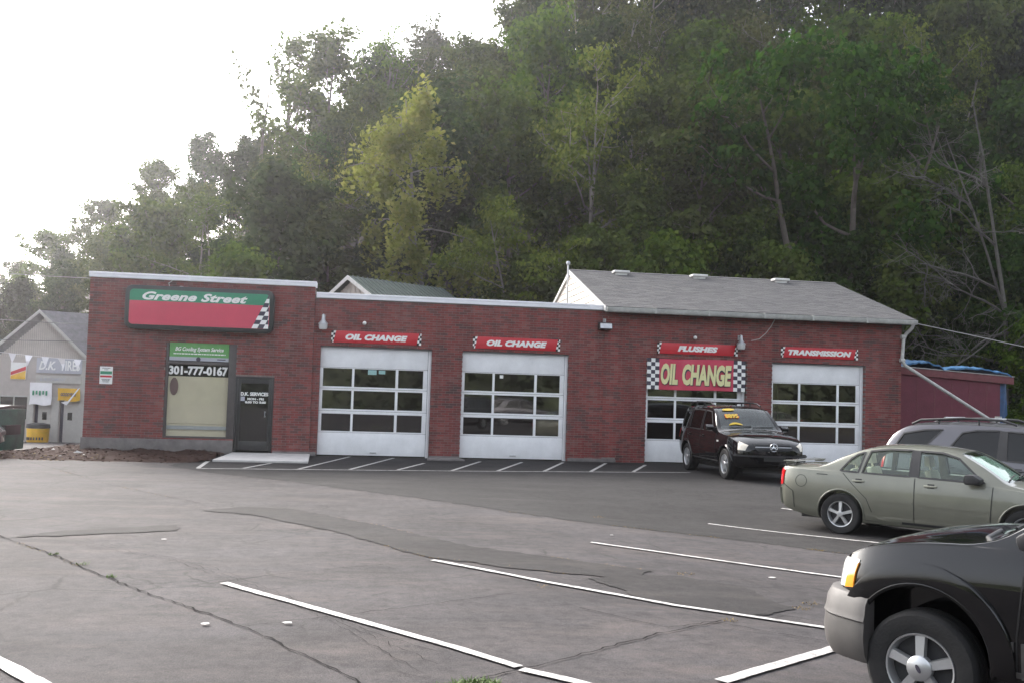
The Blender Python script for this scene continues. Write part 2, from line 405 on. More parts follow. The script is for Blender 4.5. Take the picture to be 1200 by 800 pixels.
# ------------------------------------------------------------------ ground
def grid_mesh(name, xs, ys, zf, lift=0, mask=None):
    X, Y = np.meshgrid(xs, ys); Z = zf(X, Y)+lift
    v = np.stack([X, Y, Z], -1).reshape(-1, 3); nx = len(xs); fs = []
    for j in range(len(ys)-1):
        for i in range(nx-1):
            if mask is None or mask((xs[i]+xs[i+1])/2, (ys[j]+ys[j+1])/2): fs.append((j*nx+i, j*nx+i+1, (j+1)*nx+i+1, (j+1)*nx+i))
    used = sorted({i for f in fs for i in f}); mp = {a: b for b, a in enumerate(used)}
    me = bpy.data.meshes.new(name); me.from_pydata([tuple(v[i]) for i in used], [], [tuple(mp[i] for i in f) for f in fs]); me.update()
    me.polygons.foreach_set('use_smooth', [True]*len(fs)); return me
fx = np.arange(-42, 32.01, .5); fy = np.arange(-62, 26.01, .5)
GX = np.concatenate([np.linspace(-200, -45, 32), fx, np.linspace(34.5, 200, 34)])
GY = np.concatenate([np.linspace(-200, -66, 24), fy, np.linspace(28, 200, 70)])
def ground_mat():
    m, t, b = newmat('forest_floor')
    g = nd(t, 'ShaderNodeNewGeometry'); n = nd(t, 'ShaderNodeTexNoise', i_Scale=.5, i_Detail=8.0, i_Roughness=.7); t.links.new(g.outputs['Position'], n.inputs['Vector'])
    n2 = nd(t, 'ShaderNodeTexNoise', i_Scale=12.0, i_Detail=5.0); t.links.new(g.outputs['Position'], n2.inputs['Vector'])
    c = ramp(t, [(.3, (.035,.028,.02)), (.55, (.06,.052,.03)), (.75, (.05,.062,.025))], n.outputs[0])
    t.links.new(mixc(t, .6, c, n2.outputs[0], 'OVERLAY'), b.inputs['Base Color']); b.inputs['Roughness'].default_value = .95
    bp = nd(t, 'ShaderNodeBump', i_Strength=.8, i_Distance=.1); t.links.new(n2.outputs[0], bp.inputs['Height']); t.links.new(bp.outputs[0], b.inputs['Normal'])
    return m
link('ground', grid_mesh('ground', GX, GY, gz), ground_mat(), kind='structure')
def lotmask(x, y):
    if y < 0: return not (-9.3 < x < -7 and y > -2.2)
    return (x < -9.6 and y < 23 and x > -40) or (x > 16.2 and y < 2)
link('asphalt_lot', grid_mesh('asphalt_lot', fx, fy, gz, .004, lotmask), MAT['asphalt'], kind='structure')

# newer, darker asphalt along the building; left end paints the building's shadow edge
gpatch('new_asphalt', [(-4.3,-4.4),(-3.1,-6.3),(-1.61,-7.58),(1.19,-10.83),(2.47,-12.31),(3.30,-13.04),(5.63,-14.37),(6.75,-15.39),(12,-20.5),(29,-20.5),(29,-.02),(16.2,-.02),(-3.3,-.02),(-3.9,-2.2)], MAT['asphaltnew'], .008, .5)
gpatch('asphalt_patch', [(-2.30,-12.87),(-1.68,-12.35),(-0.95,-12.60),(0.38,-14.42),(0.90,-15.36),(1.41,-16.17),(3.32,-17.47),(2.81,-18.01),(2.20,-17.84),(1.68,-17.62),(0.80,-16.97),(-0.19,-15.13),(-1.44,-13.39)], MAT['patch'], .012)
gpatch('asphalt_patch', [(2.40,-18.10),(3.0,-17.75),(3.50,-17.69),(4.11,-18.21),(4.09,-18.83),(4.20,-19.24),(3.51,-19.74),(2.72,-19.00)], MAT['patch'], .012)
gpatch('asphalt_patch', [(-4.05,-15.78),(-3.60,-15.17),(-2.33,-14.49),(-2.28,-15.06),(-3.26,-15.51)], MAT['patch'], .012)

# seams and cracks
for pts, wd in (([(-5.5,-14.3),(-4.19,-15.65),(-3.15,-17.09),(-2.06,-18.72),(-0.80,-20.40),(-0.06,-21.68),(.6,-23)], .035),
                ([(-2.03,-18.67),(-1.41,-18.50),(-0.95,-18.26),(-0.64,-18.02),(.3,-17.5)], .018),
                ([(-0.84,-20.35),(-0.43,-20.12),(-0.09,-19.96),(0.48,-19.63),(1.5,-19.0)], .018),
                ([(0.7,-21.95),(1.11,-21.66),(1.61,-21.28),(2.32,-20.64),(3.20,-19.93)], .034),
                ([(-7.4,-4.2),(-6.82,-5.10),(-4.54,-9.07),(-3.40,-10.70),(-2.44,-11.98)], .022),
                ([(-3.46,-16.01),(-1.93,-17.31),(-0.90,-18.82),(-0.23,-20.06),(0.47,-21.70)], .010),
                ([(-3.3,-15.93),(-1.7,-17.5),(-0.73,-19.0),(-0.06,-20.3),(0.6,-21.5)], .010),
                ([(-3.17,-15.86),(-1.44,-17.71),(-0.56,-19.21),(0.11,-20.50),(0.71,-21.27)], .010),
                ([(4.2,-17.6),(4.7,-17.9),(5.5,-18.6)], .014), ([(-7.4,-8.6),(-5.6,-9.6),(-3.6,-10.4)], .014), ([(-5.4,-12.6),(-3.9,-12.9),(-2.9,-12.6)], .012),
                ([(-4.6,-16.6),(-3.6,-17.6),(-3.1,-17.15)], .012), ([(2.0,-19.6),(2.6,-20.3),(3.1,-20.0),(3.9,-20.6)], .02)):
    gstrip('asphalt_crack', pts, lambda w=wd: random.uniform(.12, .62)*w, MAT['tar'], .0145, step=.09, jit=.022)
# painted lines
for pts, wd in (([(-1.22,-18.58),(0.79,-21.09),(1.14,-21.58)], .09), ([(1.15,-21.64),(1.47,-21.94),(2.2,-22.75)], .10),
                ([(0.85,-17.20),(1.91,-18.41),(2.95,-19.35),(4.13,-20.05),(4.5,-20.4)], .085), ([(3.06,-15.41),(5.64,-17.25),(6.4,-17.8)], .085),
                ([(5.71,-12.48),(7.66,-14.24),(8.6,-15.1)], .085), ([(7.9,-10.35),(8.50,-11.02),(9.75,-12.79),(10.4,-13.6)], .10),
                ([(2.48,-21.88),(3.96,-20.70),(4.62,-20.19)], .11), ([(-2.9,-20.6),(-2.28,-21.37),(-1.75,-22.05)], .12)):
    gstrip('parking_line', pts, lambda w=wd: random.uniform(.88, 1.04)*w, MAT['paint'], .018, step=.10, jit=.004)
# the hatched strip in front of the bays
gstrip('hatch_line', [(-3.55,-5.25),(2.4,-4.5),(8.4,-3.5)], .10, MAT['paint'], .018)
gstrip('hatch_line', [(-3.53,-5.18),(-3.63,-3.0)], .10, MAT['paint'], .0195)
for a, b in (((-2.57,-4.97),(-2.10,-3.2)),((-1.35,-4.86),(-0.25,-0.25)),((-0.20,-4.7),(0.95,-0.4)),((0.91,-4.55),(1.68,-2.17)),((2.20,-4.43),(3.27,-1.08)),((3.32,-4.25),(4.43,-1.0)),((4.50,-4.05),(5.64,-0.72)),((5.71,-3.85),(6.87,-0.69)),((6.85,-3.66),(7.93,-1.0))):
    gstrip('hatch_line', [a, b], .09, MAT['paint'], .0195)

# concrete landing by the entrance door
mb = MB(); mb.prism([(-3.53,-3.0,0),(-1.24,-2.95,0),(-1.34,-.09,0),(-3.42,-.09,0)], (0,0,.06)); mb.build('concrete_step', MAT['slab'], bevel=.015, kind='structure')
for x0, x1 in ((1.98,2.74),):
    mb = MB(); mb.prism([(x0-.05,-.09,.0),(x1+.02,-.09,0),(x1+.12,-.9,0),(x0-.15,-.9,0)], (0,0,.05)); mb.build('concrete_apron', MAT['concrete'], bevel=.01, kind='structure')

# mulch and dirt bank left of the building
xs = np.arange(-10.4, -3.4, .2); ys = np.arange(-5.4, 4.01, .2)
def bank(X, Y):
    n = .03*np.sin(X*5.1+Y*3.3)+.025*np.sin(X*9.7-Y*7.1)
    e1 = ss(-3.9, -2.8, Y)*ss(-.1, .25, -(X-(-3.6)))                # bed in front of the wall
    bed = (.10+n)*e1*ss(-7.4, -6.4, X)
    hump = (.07+n*1.5)*np.exp(-((X+8.0)/.75)**2)*ss(-3.2, -.8, Y)*ss(4, 2.2, Y)
    low = (.08+n)*ss(-3.9, -2.8, Y)*ss(-10.2, -8.8, X)*ss(4, 2.5, Y)
    return gz(X, Y)-.02+np.maximum(np.maximum(bed, hump), low)
def bmask(x, y):
    if x > -7.36: return y < -.1 and y > -3.9+.25*math.sin(x*2.1)-1.0*max(0, (x+4.6))*-1.0
    return y > -3.9+.3*math.sin(x*2)
link('mulch_bed', grid_mesh('mulch_bed', xs, ys, bank, 0, bmask), MAT['mulch'], kind='structure')
def bits(name, n, xr, yr, zf, size, mat, flat=.4, **kw):
    vs = []; fs = []
    for i in range(n):
        x, y = random.uniform(*xr), random.uniform(*yr)
        if kw.get('mask') and not kw['mask'](x, y): continue
        z = zf(x, y); s = random.uniform(.5, 1.3)*size; a = random.uniform(0, 6.3); ca, sa = math.cos(a)*s, math.sin(a)*s; k = len(vs)
        tl = random.uniform(-.4, .4)*s
        vs += [(x+ca, y+sa, z+.006+tl*.5), (x-sa*.3, y+ca*.3, z+flat*s), (x-ca, y-sa, z+.006-tl*.2), (x+sa*.3, y-ca*.3, z+.004)]; fs += [(k, k+1, k+2), (k, k+2, k+3)]
    mb = MB(); mb.add(vs, fs); return mb.build(name, mat, kind='stuff')
bz = lambda x, y: float(bank(np.array(x), np.array(y)))
bits('mulch_chips', 2600, (-10.3,-3.5), (-5.2,3), bz, .05, MAT['chip'], mask=bmask)
bits('fallen_leaves', 260, (-10.3,-6), (-4.3,-2.5), bz, .045, MAT['drygrass'], mask=lambda x, y: True)
bits('paper_scraps', 14, (-9.8,-6.5), (-3.4,-1), bz, .10, MAT['litter'], mask=lambda x, y: True)

def tuft(vs, fs, x, y, r, h, n):
    z0 = gh(x, y)
    for i in range(n):
        a = random.uniform(0, 6.3); d = r*math.sqrt(random.random()); px, py = x+math.cos(a)*d, y+math.sin(a)*d*.7
        b = random.uniform(0, 6.3); l = h*random.uniform(.4, 1.2); lean = random.uniform(.3, 1.4)*l; wv = .006
        k = len(vs); vs += [(px-wv*math.sin(b), py+wv*math.cos(b), z0+.01), (px+wv*math.sin(b), py-wv*math.cos(b), z0+.01), (px+math.cos(b)*lean, py+math.sin(b)*lean, z0+l)]
        fs.append((k, k+1, k+2))
vs, fs = [], []
for x, y, r, n in [(3.87,-12.37,.2,60),(6.41,-15.07,.22,90),(3.64,-17.55,.2,80),(3.29,-19.9,.14,90),(4.3,-19.2,.2,120),(1.87,-18.64,.18,60),(4.5,-18.94,.16,90),(5.2,-16.9,.2,60)]:
    tuft(vs, fs, x, y, r*.6, .028, n//3)
for pts, n in (([(-5.5,-14.3),(-4.19,-15.65),(-3.15,-17.09),(-2.06,-18.72)], 190), ([(1.19,-10.83),(2.47,-12.31),(3.30,-13.04),(5.63,-14.37),(6.75,-15.39)], 420), ([(-.95,-12.6),(.38,-14.42),(1.41,-16.17),(3.32,-17.47)], 200), ([(-.19,-15.13),(.8,-16.97),(2.2,-17.84)], 240), ([(-7.4,-4.2),(-4.54,-9.07),(-2.44,-11.98)], 160)):
    p = densify(pts, .06)
    for i in range(n//3):
        q = random.choice(p)
        if math.sin(q[0]*3.1)+math.sin(q[1]*1.7) > .1: tuft(vs, fs, q[0], q[1], .05, .018, 4)
mb = MB(); mb.add(vs, fs); mb.build('dry_grass', MAT['drygrass'], kind='stuff')
vs, fs = [], []
tuft(vs, fs, .80, -22.0, .16, .045, 420); tuft(vs, fs, .62, -22.1, .12, .045, 260)
for q in ((-2.75,-17.6),(-3.2,-17.0),(-2.3,-18.3)): tuft(vs, fs, q[0], q[1], .06, .04, 25)
mb = MB(); mb.add(vs, fs); mb.build('grass', MAT['greengrass'], kind='stuff')
for i, (x, y, l) in enumerate([(-1.14,-20.29,'flat white scrap of litter near the long tar seam'),(-0.51,-20.26,'pale scrap of litter between tar seam and first painted line'),(-2.27,-15.87,'small white crumb beside the dark tongue of patched asphalt'),(3.55,-14.6,'small white crumb on the seam by the dark new asphalt'),(4.68,-17.53,'white scrap below the third painted line near the black car')]):
    mb = MB(); n = 9; rr = .026 if i in (0, 1, 4) else .018
    ring = [(x+math.cos(k*2*math.pi/n)*rr*random.uniform(.7,1.3)*1.5, y+math.sin(k*2*math.pi/n)*rr*random.uniform(.7,1.3), gh(x,y)+.021) for k in range(n)]
    mb.prism(ring, (0,0,.0015)); mb.build('paper_scrap', MAT['litter'], label=l, cat='litter', group='litter on the asphalt')

# bare wooded ridge across the road behind the camera (shows in the window reflections)
xs = np.linspace(-150, 150, 90); ys = np.linspace(-110, -58, 26)
rz = np.random.default_rng(3).random((26, 90))
def ridge(X, Y): return 17*ss(-60, -84, Y)*(.8+.2*np.sin(X*.05))+2.6*rz*ss(-60, -66, Y)+gz(X, Y)-.05
def ridge_h(x, y): return 17*ss(-60, -84, y)*(.8+.2*math.sin(x*.05))+gh(x, y)
m_r = M('ridge_wood', (.05,.062,.028), .95, var=.7, scale=.9)
link('wooded_ridge', grid_mesh('wooded_ridge', xs, ys, ridge), m_r, kind='structure')
# ------------------------------------------------------------------ the repair shop
SHOP = empty('auto_repair_shop', (0,0,0), 0, 'low dark red brick garage with four white bay doors under the wooded hill', 'building')
BX0, BXM, BXR, BX1 = -7.33, -1.37, 6.90, 16.13
TOPS = ((BX0, BXM, 4.655), (BXM, BXR, 4.365), (BXR, BX1, 4.32))
DH, ZB = 3.05, 0.0
DOORS = ((-1.17, 1.93), (2.80, 5.87), (8.19, 11.23), (12.03, 14.97))
WIN = (-5.28, -3.42, .40, 3.0)           # shop window opening
ENT = (-3.42, -2.38, .0, 2.13)           # entrance door opening
OPEN = [(a, b, 0, DH) for a, b in DOORS]+[WIN, ENT]
# wall backing (mortar), 8 mm behind the brick faces
def rects(x0, x1, z0, z1, holes, pad=.004):
    xs = sorted({x0, x1}|{min(max(v, x0), x1) for h in holes for v in (h[0]-pad, h[1]+pad)}); zs = sorted({z0, z1}|{min(max(v, z0), z1) for h in holes for v in (h[2]-pad if h[2] > .01 else 0, h[3]+pad)})
    for a, b in zip(xs[:-1], xs[1:]):
        col = []
        for c, d in zip(zs[:-1], zs[1:]):
            mx, mz = (a+b)/2, (c+d)/2
            if any(h[0]-pad < mx < h[1]+pad and h[2]-pad-.001 < mz < h[3]+pad for h in holes): continue
            if col and abs(col[-1][1]-c) < 1e-6: col[-1][1] = d
            else: col.append([c, d])
        for c, d in col: yield a, b, c, d
mb = MB()
for (x0, x1, top), y0 in zip(TOPS, (-.052, .008, .008)):
    for a, b, c, d in rects(x0+.004, x1-.004, 0, top, OPEN): mb.box(a, b, y0, .30, c, d)
wall = mb.build('wall', MAT['mortar'], SHOP)
# brick courses laid in running bond
CH, BL = .0677, .213
def bricks(mb, x0, x1, z0, z1, yf, holes, depth=.17):
    k = 0; z = z0
    while z < z1-.02:
        zt = min(z+CH-.010, z1); off = (0, .5, .02, .52)[k % 4]*BL; x = x0-off
        while x < x1:
            a, b = max(x, x0), min(x+BL-.010, x1); segs = [(a, b)]
            for h in holes:
                if h[2] < zt-.02 and h[3] > z+.02:
                    ns = []
                    for p, q in segs:
                        if q <= h[0] or p >= h[1]: ns.append((p, q)); continue
                        if p < h[0]: ns.append((p, h[0]))
                        if q > h[1]: ns.append((h[1], q))
                    segs = ns
            for p, q in segs:
                if q-p > .03:
                    y = yf+random.uniform(-.003, .003)
                    mb.add([(p,y,z),(q,y,z),(q,y,zt),(p,y,zt),(p,yf+depth,z),(q,yf+depth,z),(q,yf+depth,zt),(p,yf+depth,zt)], [(0,1,2,3),(1,5,6,2),(4,0,3,7),(3,2,6,7),(4,5,1,0)])
            x += BL
        z += CH; k += 1
mb = MB()
PL = [(BX0-.1, -3.42, 0, .36)]
bricks(mb, BX0, BXM, .01, 4.65, -.06, OPEN+PL)
bricks(mb, BXM+.004, BXR-.002, .01, 4.36, 0, OPEN+[(1.93, 2.80, 0, .07)])
bricks(mb, BXR+.002, BX1, .01, 4.31, 0, OPEN+[(5.87, 7.30, 0, .11)])
link('brickwork', mb.mesh('brickwork'), MAT['brick'], wall, kind='stuff')
mb = MB(); mb.box(BX0, BX0+.06, -.02, 10, 0, 4.6); mb.box(BX1-.06, BX1-.002, .31, 10.2, 0, 4.3); mb.box(BX0, BX1, 10.0, 10.2, 0, 4.3)
mb.build('side_wall', MAT['maroon'], SHOP)
mb = MB(); mb.box(BX0-.035, -3.425, -.10, -.058, 0, .375); mb.box(BX0-.035, BX0-.003, -.058, 4, 0, .375); mb.build('foundation', MAT['concrete'], SHOP, bevel=.008)
for q in ((-2.36, -1.19, -.095, -.064, 0, .115), (1.96, 2.77, -.035, -.004, 0, .08), (5.90, 7.30, -.04, -.005, 0, .105), (11.26, 12.0, -.03, -.005, 0, .07)):
    mb = MB(); mb.box(*q); mb.build('kerb', MAT['concrete'], SHOP, bevel=.006)
# copings
for nm, x0, x1, yf, z0, z1 in (('coping', BX0-.03, BXM+.03, -.11, 4.66, 4.80), ('coping', BXM+.034, BXR+.03, -.05, 4.37, 4.515)):
    mb = MB(); mb.box(x0, x1, yf, .34, z0, z1); mb.box(x0, x1, yf-.018, yf+.004, z1-.045, z1+.006)
    for k in range(1, int((x1-x0)/2.6)+1):
        xx = x0+k*2.6; mb.box(xx-.04, xx+.04, yf-.022, yf+.01, z0-.003, z1+.009)
    mb.build(nm, MAT['white'], SHOP, bevel=.006)
mb = MB(); mb.box(BX0+.06, BXM, .35, 10, 4.45, 4.5); mb.box(BXM, BXR, .35, 10, 4.15, 4.2); mb.box(BX0+.03, BXM-.02, .34, .40, 4.4, 4.66); mb.build('flat_roof', MAT['roofflat'], SHOP)
mb = MB(); mb.box(BXM-.30, BXM-.02, .41, 10, 4.5, 4.64); mb.build('parapet', MAT['mortar'], SHOP)

# pitched shingle roof over the two right bays
EZ, RZ, EY, RY = 4.46, 6.13, -.28, 5.1
GX0, GX1 = 6.93, 16.42
def rp(t): return EY+(RY-EY)*t, EZ+(RZ-EZ)*t
mb = MB()
mb.prism([(GX0-.06,EY,EZ-.02),(GX0-.06,RY,RZ-.02),(GX0-.06,2*RY-EY,EZ-.02),(GX0-.06,2*RY-EY,EZ-.10),(GX0-.06,RY,RZ-.10),(GX0-.06,EY,EZ-.10)], (GX1-GX0+.06,0,0))
roof = mb.build('pitched_roof', MAT['trimwhite'], SHOP)
def shingle_mat():
    m, t, b = newmat('roof_shingle')
    g = nd(t, 'ShaderNodeNewGeometry')
    n = nd(t, 'ShaderNodeTexNoise', i_Scale=1.2, i_Detail=5.0); t.links.new(g.outputs['Position'], n.inputs['Vector'])
    a = nd(t, 'ShaderNodeMath', operation='MULTIPLY_ADD'); a.inputs[1].default_value = .45; t.links.new(g.outputs['Random Per Island'], a.inputs[0])
    k = nd(t, 'ShaderNodeMath', operation='MULTIPLY'); k.inputs[1].default_value = .55; t.links.new(n.outputs[0], k.inputs[0]); t.links.new(k.outputs[0], a.inputs[2])
    c = ramp(t, [(.2, (.088,.088,.092)), (.5, (.108,.107,.111)), (.85, (.130,.128,.128))], a.outputs[0])
    n2 = nd(t, 'ShaderNodeTexNoise', i_Scale=90.0, i_Detail=2.0); t.links.new(g.outputs['Position'], n2.inputs['Vector'])
    t.links.new(mixc(t, .5, c, n2.outputs[0], 'OVERLAY'), b.inputs['Base Color']); b.inputs['Roughness'].default_value = .92
    return m
MAT['shingle'] = shingle_mat()
mb = MB(); rows = 40; sl = math.hypot(RY-EY, RZ-EZ); ny, nz = -(RZ-EZ)/sl, (RY-EY)/sl
for r in range(rows):
    t0, t1 = r/rows, (r+1.25)/rows; y0, z0 = rp(t0); y1, z1 = rp(min(t1, 1.0)); x = GX0-.08-(r % 2)*.15
    while x < GX1+.02:
        a, b = max(x, GX0-.08), min(x+.296, GX1+.02); lift = .016+random.uniform(0, .006)
        if b-a > .04:
            mb.add([(a,y0+ny*lift,z0+nz*lift),(b,y0+ny*lift,z0+nz*lift),(b,y1,z1+.004),(a,y1,z1+.004),(a,y0,z0-.004),(b,y0,z0-.004)], [(0,1,2,3),(4,5,1,0),(1,5,2),(4,0,3)])
        x += .3
mb.add([(GX0-.08,RY,RZ+.006),(GX1+.02,RY,RZ+.006),(GX1+.02,2*RY-EY,EZ+.004),(GX0-.08,2*RY-EY,EZ+.004)], [(0,1,2,3)])
link('shingle', mb.mesh('shingle'), MAT['shingle'], roof, kind='stuff')
mb = MB()
for sgn in (-1, 1):
    y, z = RY+sgn*.13, RZ-.035
    mb.prism([(GX0-.09,RY,RZ+.03),(GX0-.09,y,z+.03),(GX0-.09,y,z+.012),(GX0-.09,RY,RZ+.012)], (GX1-GX0+.12,0,0))
mb.build('ridge_cap', MAT['shingle'], roof)
for x in (8.55, 11.3, 14.25):
    y, z = rp(.93); mb = MB(); mb.box(x-.27, x+.27, y-.20, y+.20, z+.05, z+.13); mb.box(x-.20, x+.20, y-.14, y+.14, z-.05, z+.05)
    mb.build('roof_vent', MAT['trimwhite'], roof, bevel=.02)
# left gable with wide boards
gz0 = 4.37
gy = lambda z: (RZ-.06-z)*(RY-EY)/(RZ-EZ)
nb = 8
for i in range(nb):
    z0 = gz0+i*(RZ-.08-gz0)/nb; z1 = gz0+(i+1)*(RZ-.08-gz0)/nb-.012; mb = MB(); sl_ = .05
    x = GX0-.02
    a0, a1 = gy(z0), max(gy(z1), .01)
    mb.prism([(x-.022,RY-a0,z0),(x-.022,RY+a0,z0),(x-.004,RY+a1,z1),(x-.004,RY-a1,z1)], (.03,0,0)); mb.build('board', MAT['siding'], SHOP)
mb = MB(); mb.prism([(GX0-.008,RY-gy(gz0)-.01,gz0),(GX0-.008,RY+gy(gz0)+.01,gz0),(GX0-.008,RY,RZ-.05)], (.06,0,0)); mb.build('gable_backing', MAT['mortar'], SHOP)
mb = MB()
for sgn in (1, -1):
    e = RY-sgn*(RY-EY); mb.prism([(GX0-.10,e,EZ-.14),(GX0-.10,e,EZ-.005),(GX0-.10,RY,RZ-.005),(GX0-.10,RY,RZ-.14)], (.035,0,0))
mb.build('barge_board', MAT['trimwhite'], SHOP)
mb = MB()
for sgn in (1, -1):
    e = RY-sgn*(RY-EY); mb.prism([(GX1-.01,e,EZ-.14),(GX1-.01,e,EZ-.005),(GX1-.01,RY,RZ-.005),(GX1-.01,RY,RZ-.14)], (.035,0,0))
mb.build('barge_board', MAT['trimwhite'], SHOP)
mb = MB(); mb.prism([(BX1-.03,.31,4.3),(BX1-.03,9.9,4.3),(BX1-.03,RY,RZ-.12)], (.03,0,0)); mb.build('gable_backing', MAT['maroon'], SHOP)
mb = MB(); mb.box(BXR+.02, BX1+.2, -.26, -.012, 4.325, 4.36); mb.build('soffit', MAT['trimwhite'], SHOP)
# gutter and downspout
mb = MB(); pr = [(0,0),(0,.11),(-.012,.12),(-.02,.11),(-.02,.02),(-.09,.02),(-.115,.06),(-.12,.135),(-.135,.135),(-.13,.05),(-.10,0)]
segs = [GX0-.06, 9.9, 13.1, GX1]
for a, b in zip(segs[:-1], segs[1:]):
    dz = random.uniform(-.015, .012)
    mb.prism([(a,EY-.012+p[0],EZ-.155+p[1]+dz) for p in pr], (b-a-.006,0,0))
for x in segs[1:-1]+[8.3, 11.6, 14.8]: mb.box(x-.025, x+.025, EY-.155, EY+.02, EZ-.165, EZ-.01)
gutter = mb.build('gutter', MAT['gutter'], SHOP, smooth=30)
mb = MB(); mb.tube([(16.30,-.37,4.33),(16.28,-.33,4.22),(16.20,-.14,4.05),(16.13,-.12,3.9),(16.09,-.12,3.35),(16.09,-.13,3.22),(16.16,-.16,3.1),(19.0,-.5,1.40)], .052, 8)
for x, z in ((16.09,3.25),(16.11,3.95)): mb.tube([(x-.07,-.12,z),(x+.07,-.12,z)], .066, 8)
mb.build('downspout', MAT['gutter'], SHOP, smooth=50)
mb = MB(); mb.tube([(19.0,-.5,.0),(19.0,-.5,1.55)], .05, 8); mb.box(18.93, 19.07, -.57, -.43, 1.55, 1.66); mb.build('drain_pipe', MAT['gutter'], SHOP, smooth=50)
# vent stack in front of the gable
vt = MB(); vt.tube([(6.62,4.2,4.1),(6.62,4.2,6.18)], .030, 8); vt.lathe([(0,.10),(.05,.09),(.075,.03),(.06,-.02),(.03,-.03)], 12, o=(6.62,4.2,6.22)); vt.build('vent_stack', MAT['galv'], SHOP, smooth=40)

# shop window, tall, in a bronze frame
wx0, wx1, wz0, wz1 = WIN
mb = MB(); y0, y1 = .0, .10; fwid = .07
mb.box(wx0, wx0+.07, y0-.03, y1, wz0, wz1); mb.box(wx1-.20, wx1, y0-.03, y1, wz0, wz1); mb.box(wx0+.07, wx1-.20, y0-.03, y1, wz0, wz0+.06)
mb.box(wx0+.07, wx1-.20, y0-.03, y1, wz1-.07, wz1); mb.box(wx0+.07, wx1-.20, y0-.035, y1, 2.40, 2.485)
sw = mb.build('shop_window', MAT['darkbrown'], SHOP, bevel=.008)
mb = MB(); mb.box(wx0+.06, wx1-.19, .035, .043, wz0+.05, 2.41); mb.build('pane', glass_mat('shop_glass', (.95,.96,.93), 1.55), sw)
mb = MB(); mb.box(wx0+.06, wx1-.19, .03, .06, 2.47, wz1-.06); mb.build('transom_panel', MAT['darkbrown'], sw)
mb = MB(); n = 15
for i in range(n):
    a = wx0+.05+i*(wx1-.16-wx0-.05)/n; b_ = a+(wx1-.16-wx0-.05)/n; mb.add([(a,.055,.80),(b_+.002,.068,.80),(b_+.002,.068,2.08),(a,.055,2.08)], [(0,1,2,3)])
mb.box(wx0+.05, wx1-.16, .08, .30, .40, .795); mb.build('blind', MAT['blind'], sw)
mb = MB(); mb.box(wx0+.06, wx1-.19, .046, .053, .64, .74); mb.build('ledge', MAT['signgrey'], sw)
text('301-777-0167', (-5.215-3.63)/2, .03, 2.245, 1.56, .25, MAT['signwhite'], sw, bold=.045, ext=.006)
# small oval wall plaque seen behind the glass
mb = MB(); mb.lathe([(0,-.012),(.11,-.012),(.11,0)], 20, 'Y', o=(-5.05,.053,1.8)); o = mb.build('oval_decal', MAT['ovalring'], sw); o.scale.z = 1
for v in o.data.vertices: v.co.z = 1.8+(v.co.z-1.8)*2.2
# entrance door
ex0, ex1, _, ez1 = ENT
mb = MB(); mb.box(ex0+.004, ex0+.06, -.03, .10, 0, ez1); mb.box(ex1-.06, ex1, -.03, .10, 0, ez1); mb.box(ex0+.06, ex1-.06, -.03, .10, ez1-.07, ez1)
dr = mb.build('entrance_door', MAT['dark'], SHOP, bevel=.006)
mb = MB(); a, b = ex0+.065, ex1-.065
mb.box(a, a+.085, -.005, .045, .11, ez1-.075); mb.box(b-.085, b, -.005, .045, .11, ez1-.075); mb.box(a+.085, b-.085, -.005, .045, .11, .36); mb.box(a+.085, b-.085, -.005, .045, ez1-.19, ez1-.075)
mb.build('door_leaf', MAT['dark'], dr, bevel=.005)
mb = MB(); mb.box(a+.08, b-.08, .018, .026, .35, ez1-.18); mb.build('pane', None, dr)
MAT['darkglass'] = M('dark_glass', (.012,.013,.012), .03, var=.2, spec=1.0); dr.children[-1].data.materials.clear(); dr.children[-1].data.materials.append(MAT['darkglass'])
text('D.K. SERVICES', -2.905, .012, 1.655, .74, .10, MAT['signwhite'], dr, bold=.05)
text('MON - FRI', -2.87, .012, 1.52, .44, .065, MAT['signwhite'], dr, bold=.05); text('8:00 TO 5:00', -2.87, .012, 1.43, .56, .065, MAT['signwhite'], dr, bold=.05)
mb = MB(); mb.box(-3.27, -3.16, .008, .014, 1.46, 1.58); mb.build('sticker', MAT['signgrey'], dr)
mb = MB(); mb.box(-2.62, -2.585, -.03, .0, 1.15, 1.19); mb.box(-2.62, -2.585, -.03, 0, 1.03, 1.07); mb.tube([(-2.60,-.035,1.17),(-2.60,-.075,1.15),(-2.60,-.075,1.05),(-2.60,-.035,1.05)], .010, 6); mb.build('handle', MAT['galv'], dr, smooth=40)
# rooms: dark walls behind the glass so that panes look into an unlit bay
mb = MB(); mb.box(BX0+.07, BX1-.07, 9.0, 9.1, .0, 4.1); mb.build('room_back', MAT['interior'], SHOP)
mb = MB(); mb.box(BX0+.08, BX1-.08, .31, 8.99, 4.0, 4.05); mb.build('room_ceiling', MAT['interior'], SHOP)
mb = MB(); mb.box(BX0+.08, BX1-.08, .31, 8.99, .012, .03); mb.build('room_floor', MAT['interior'], SHOP)

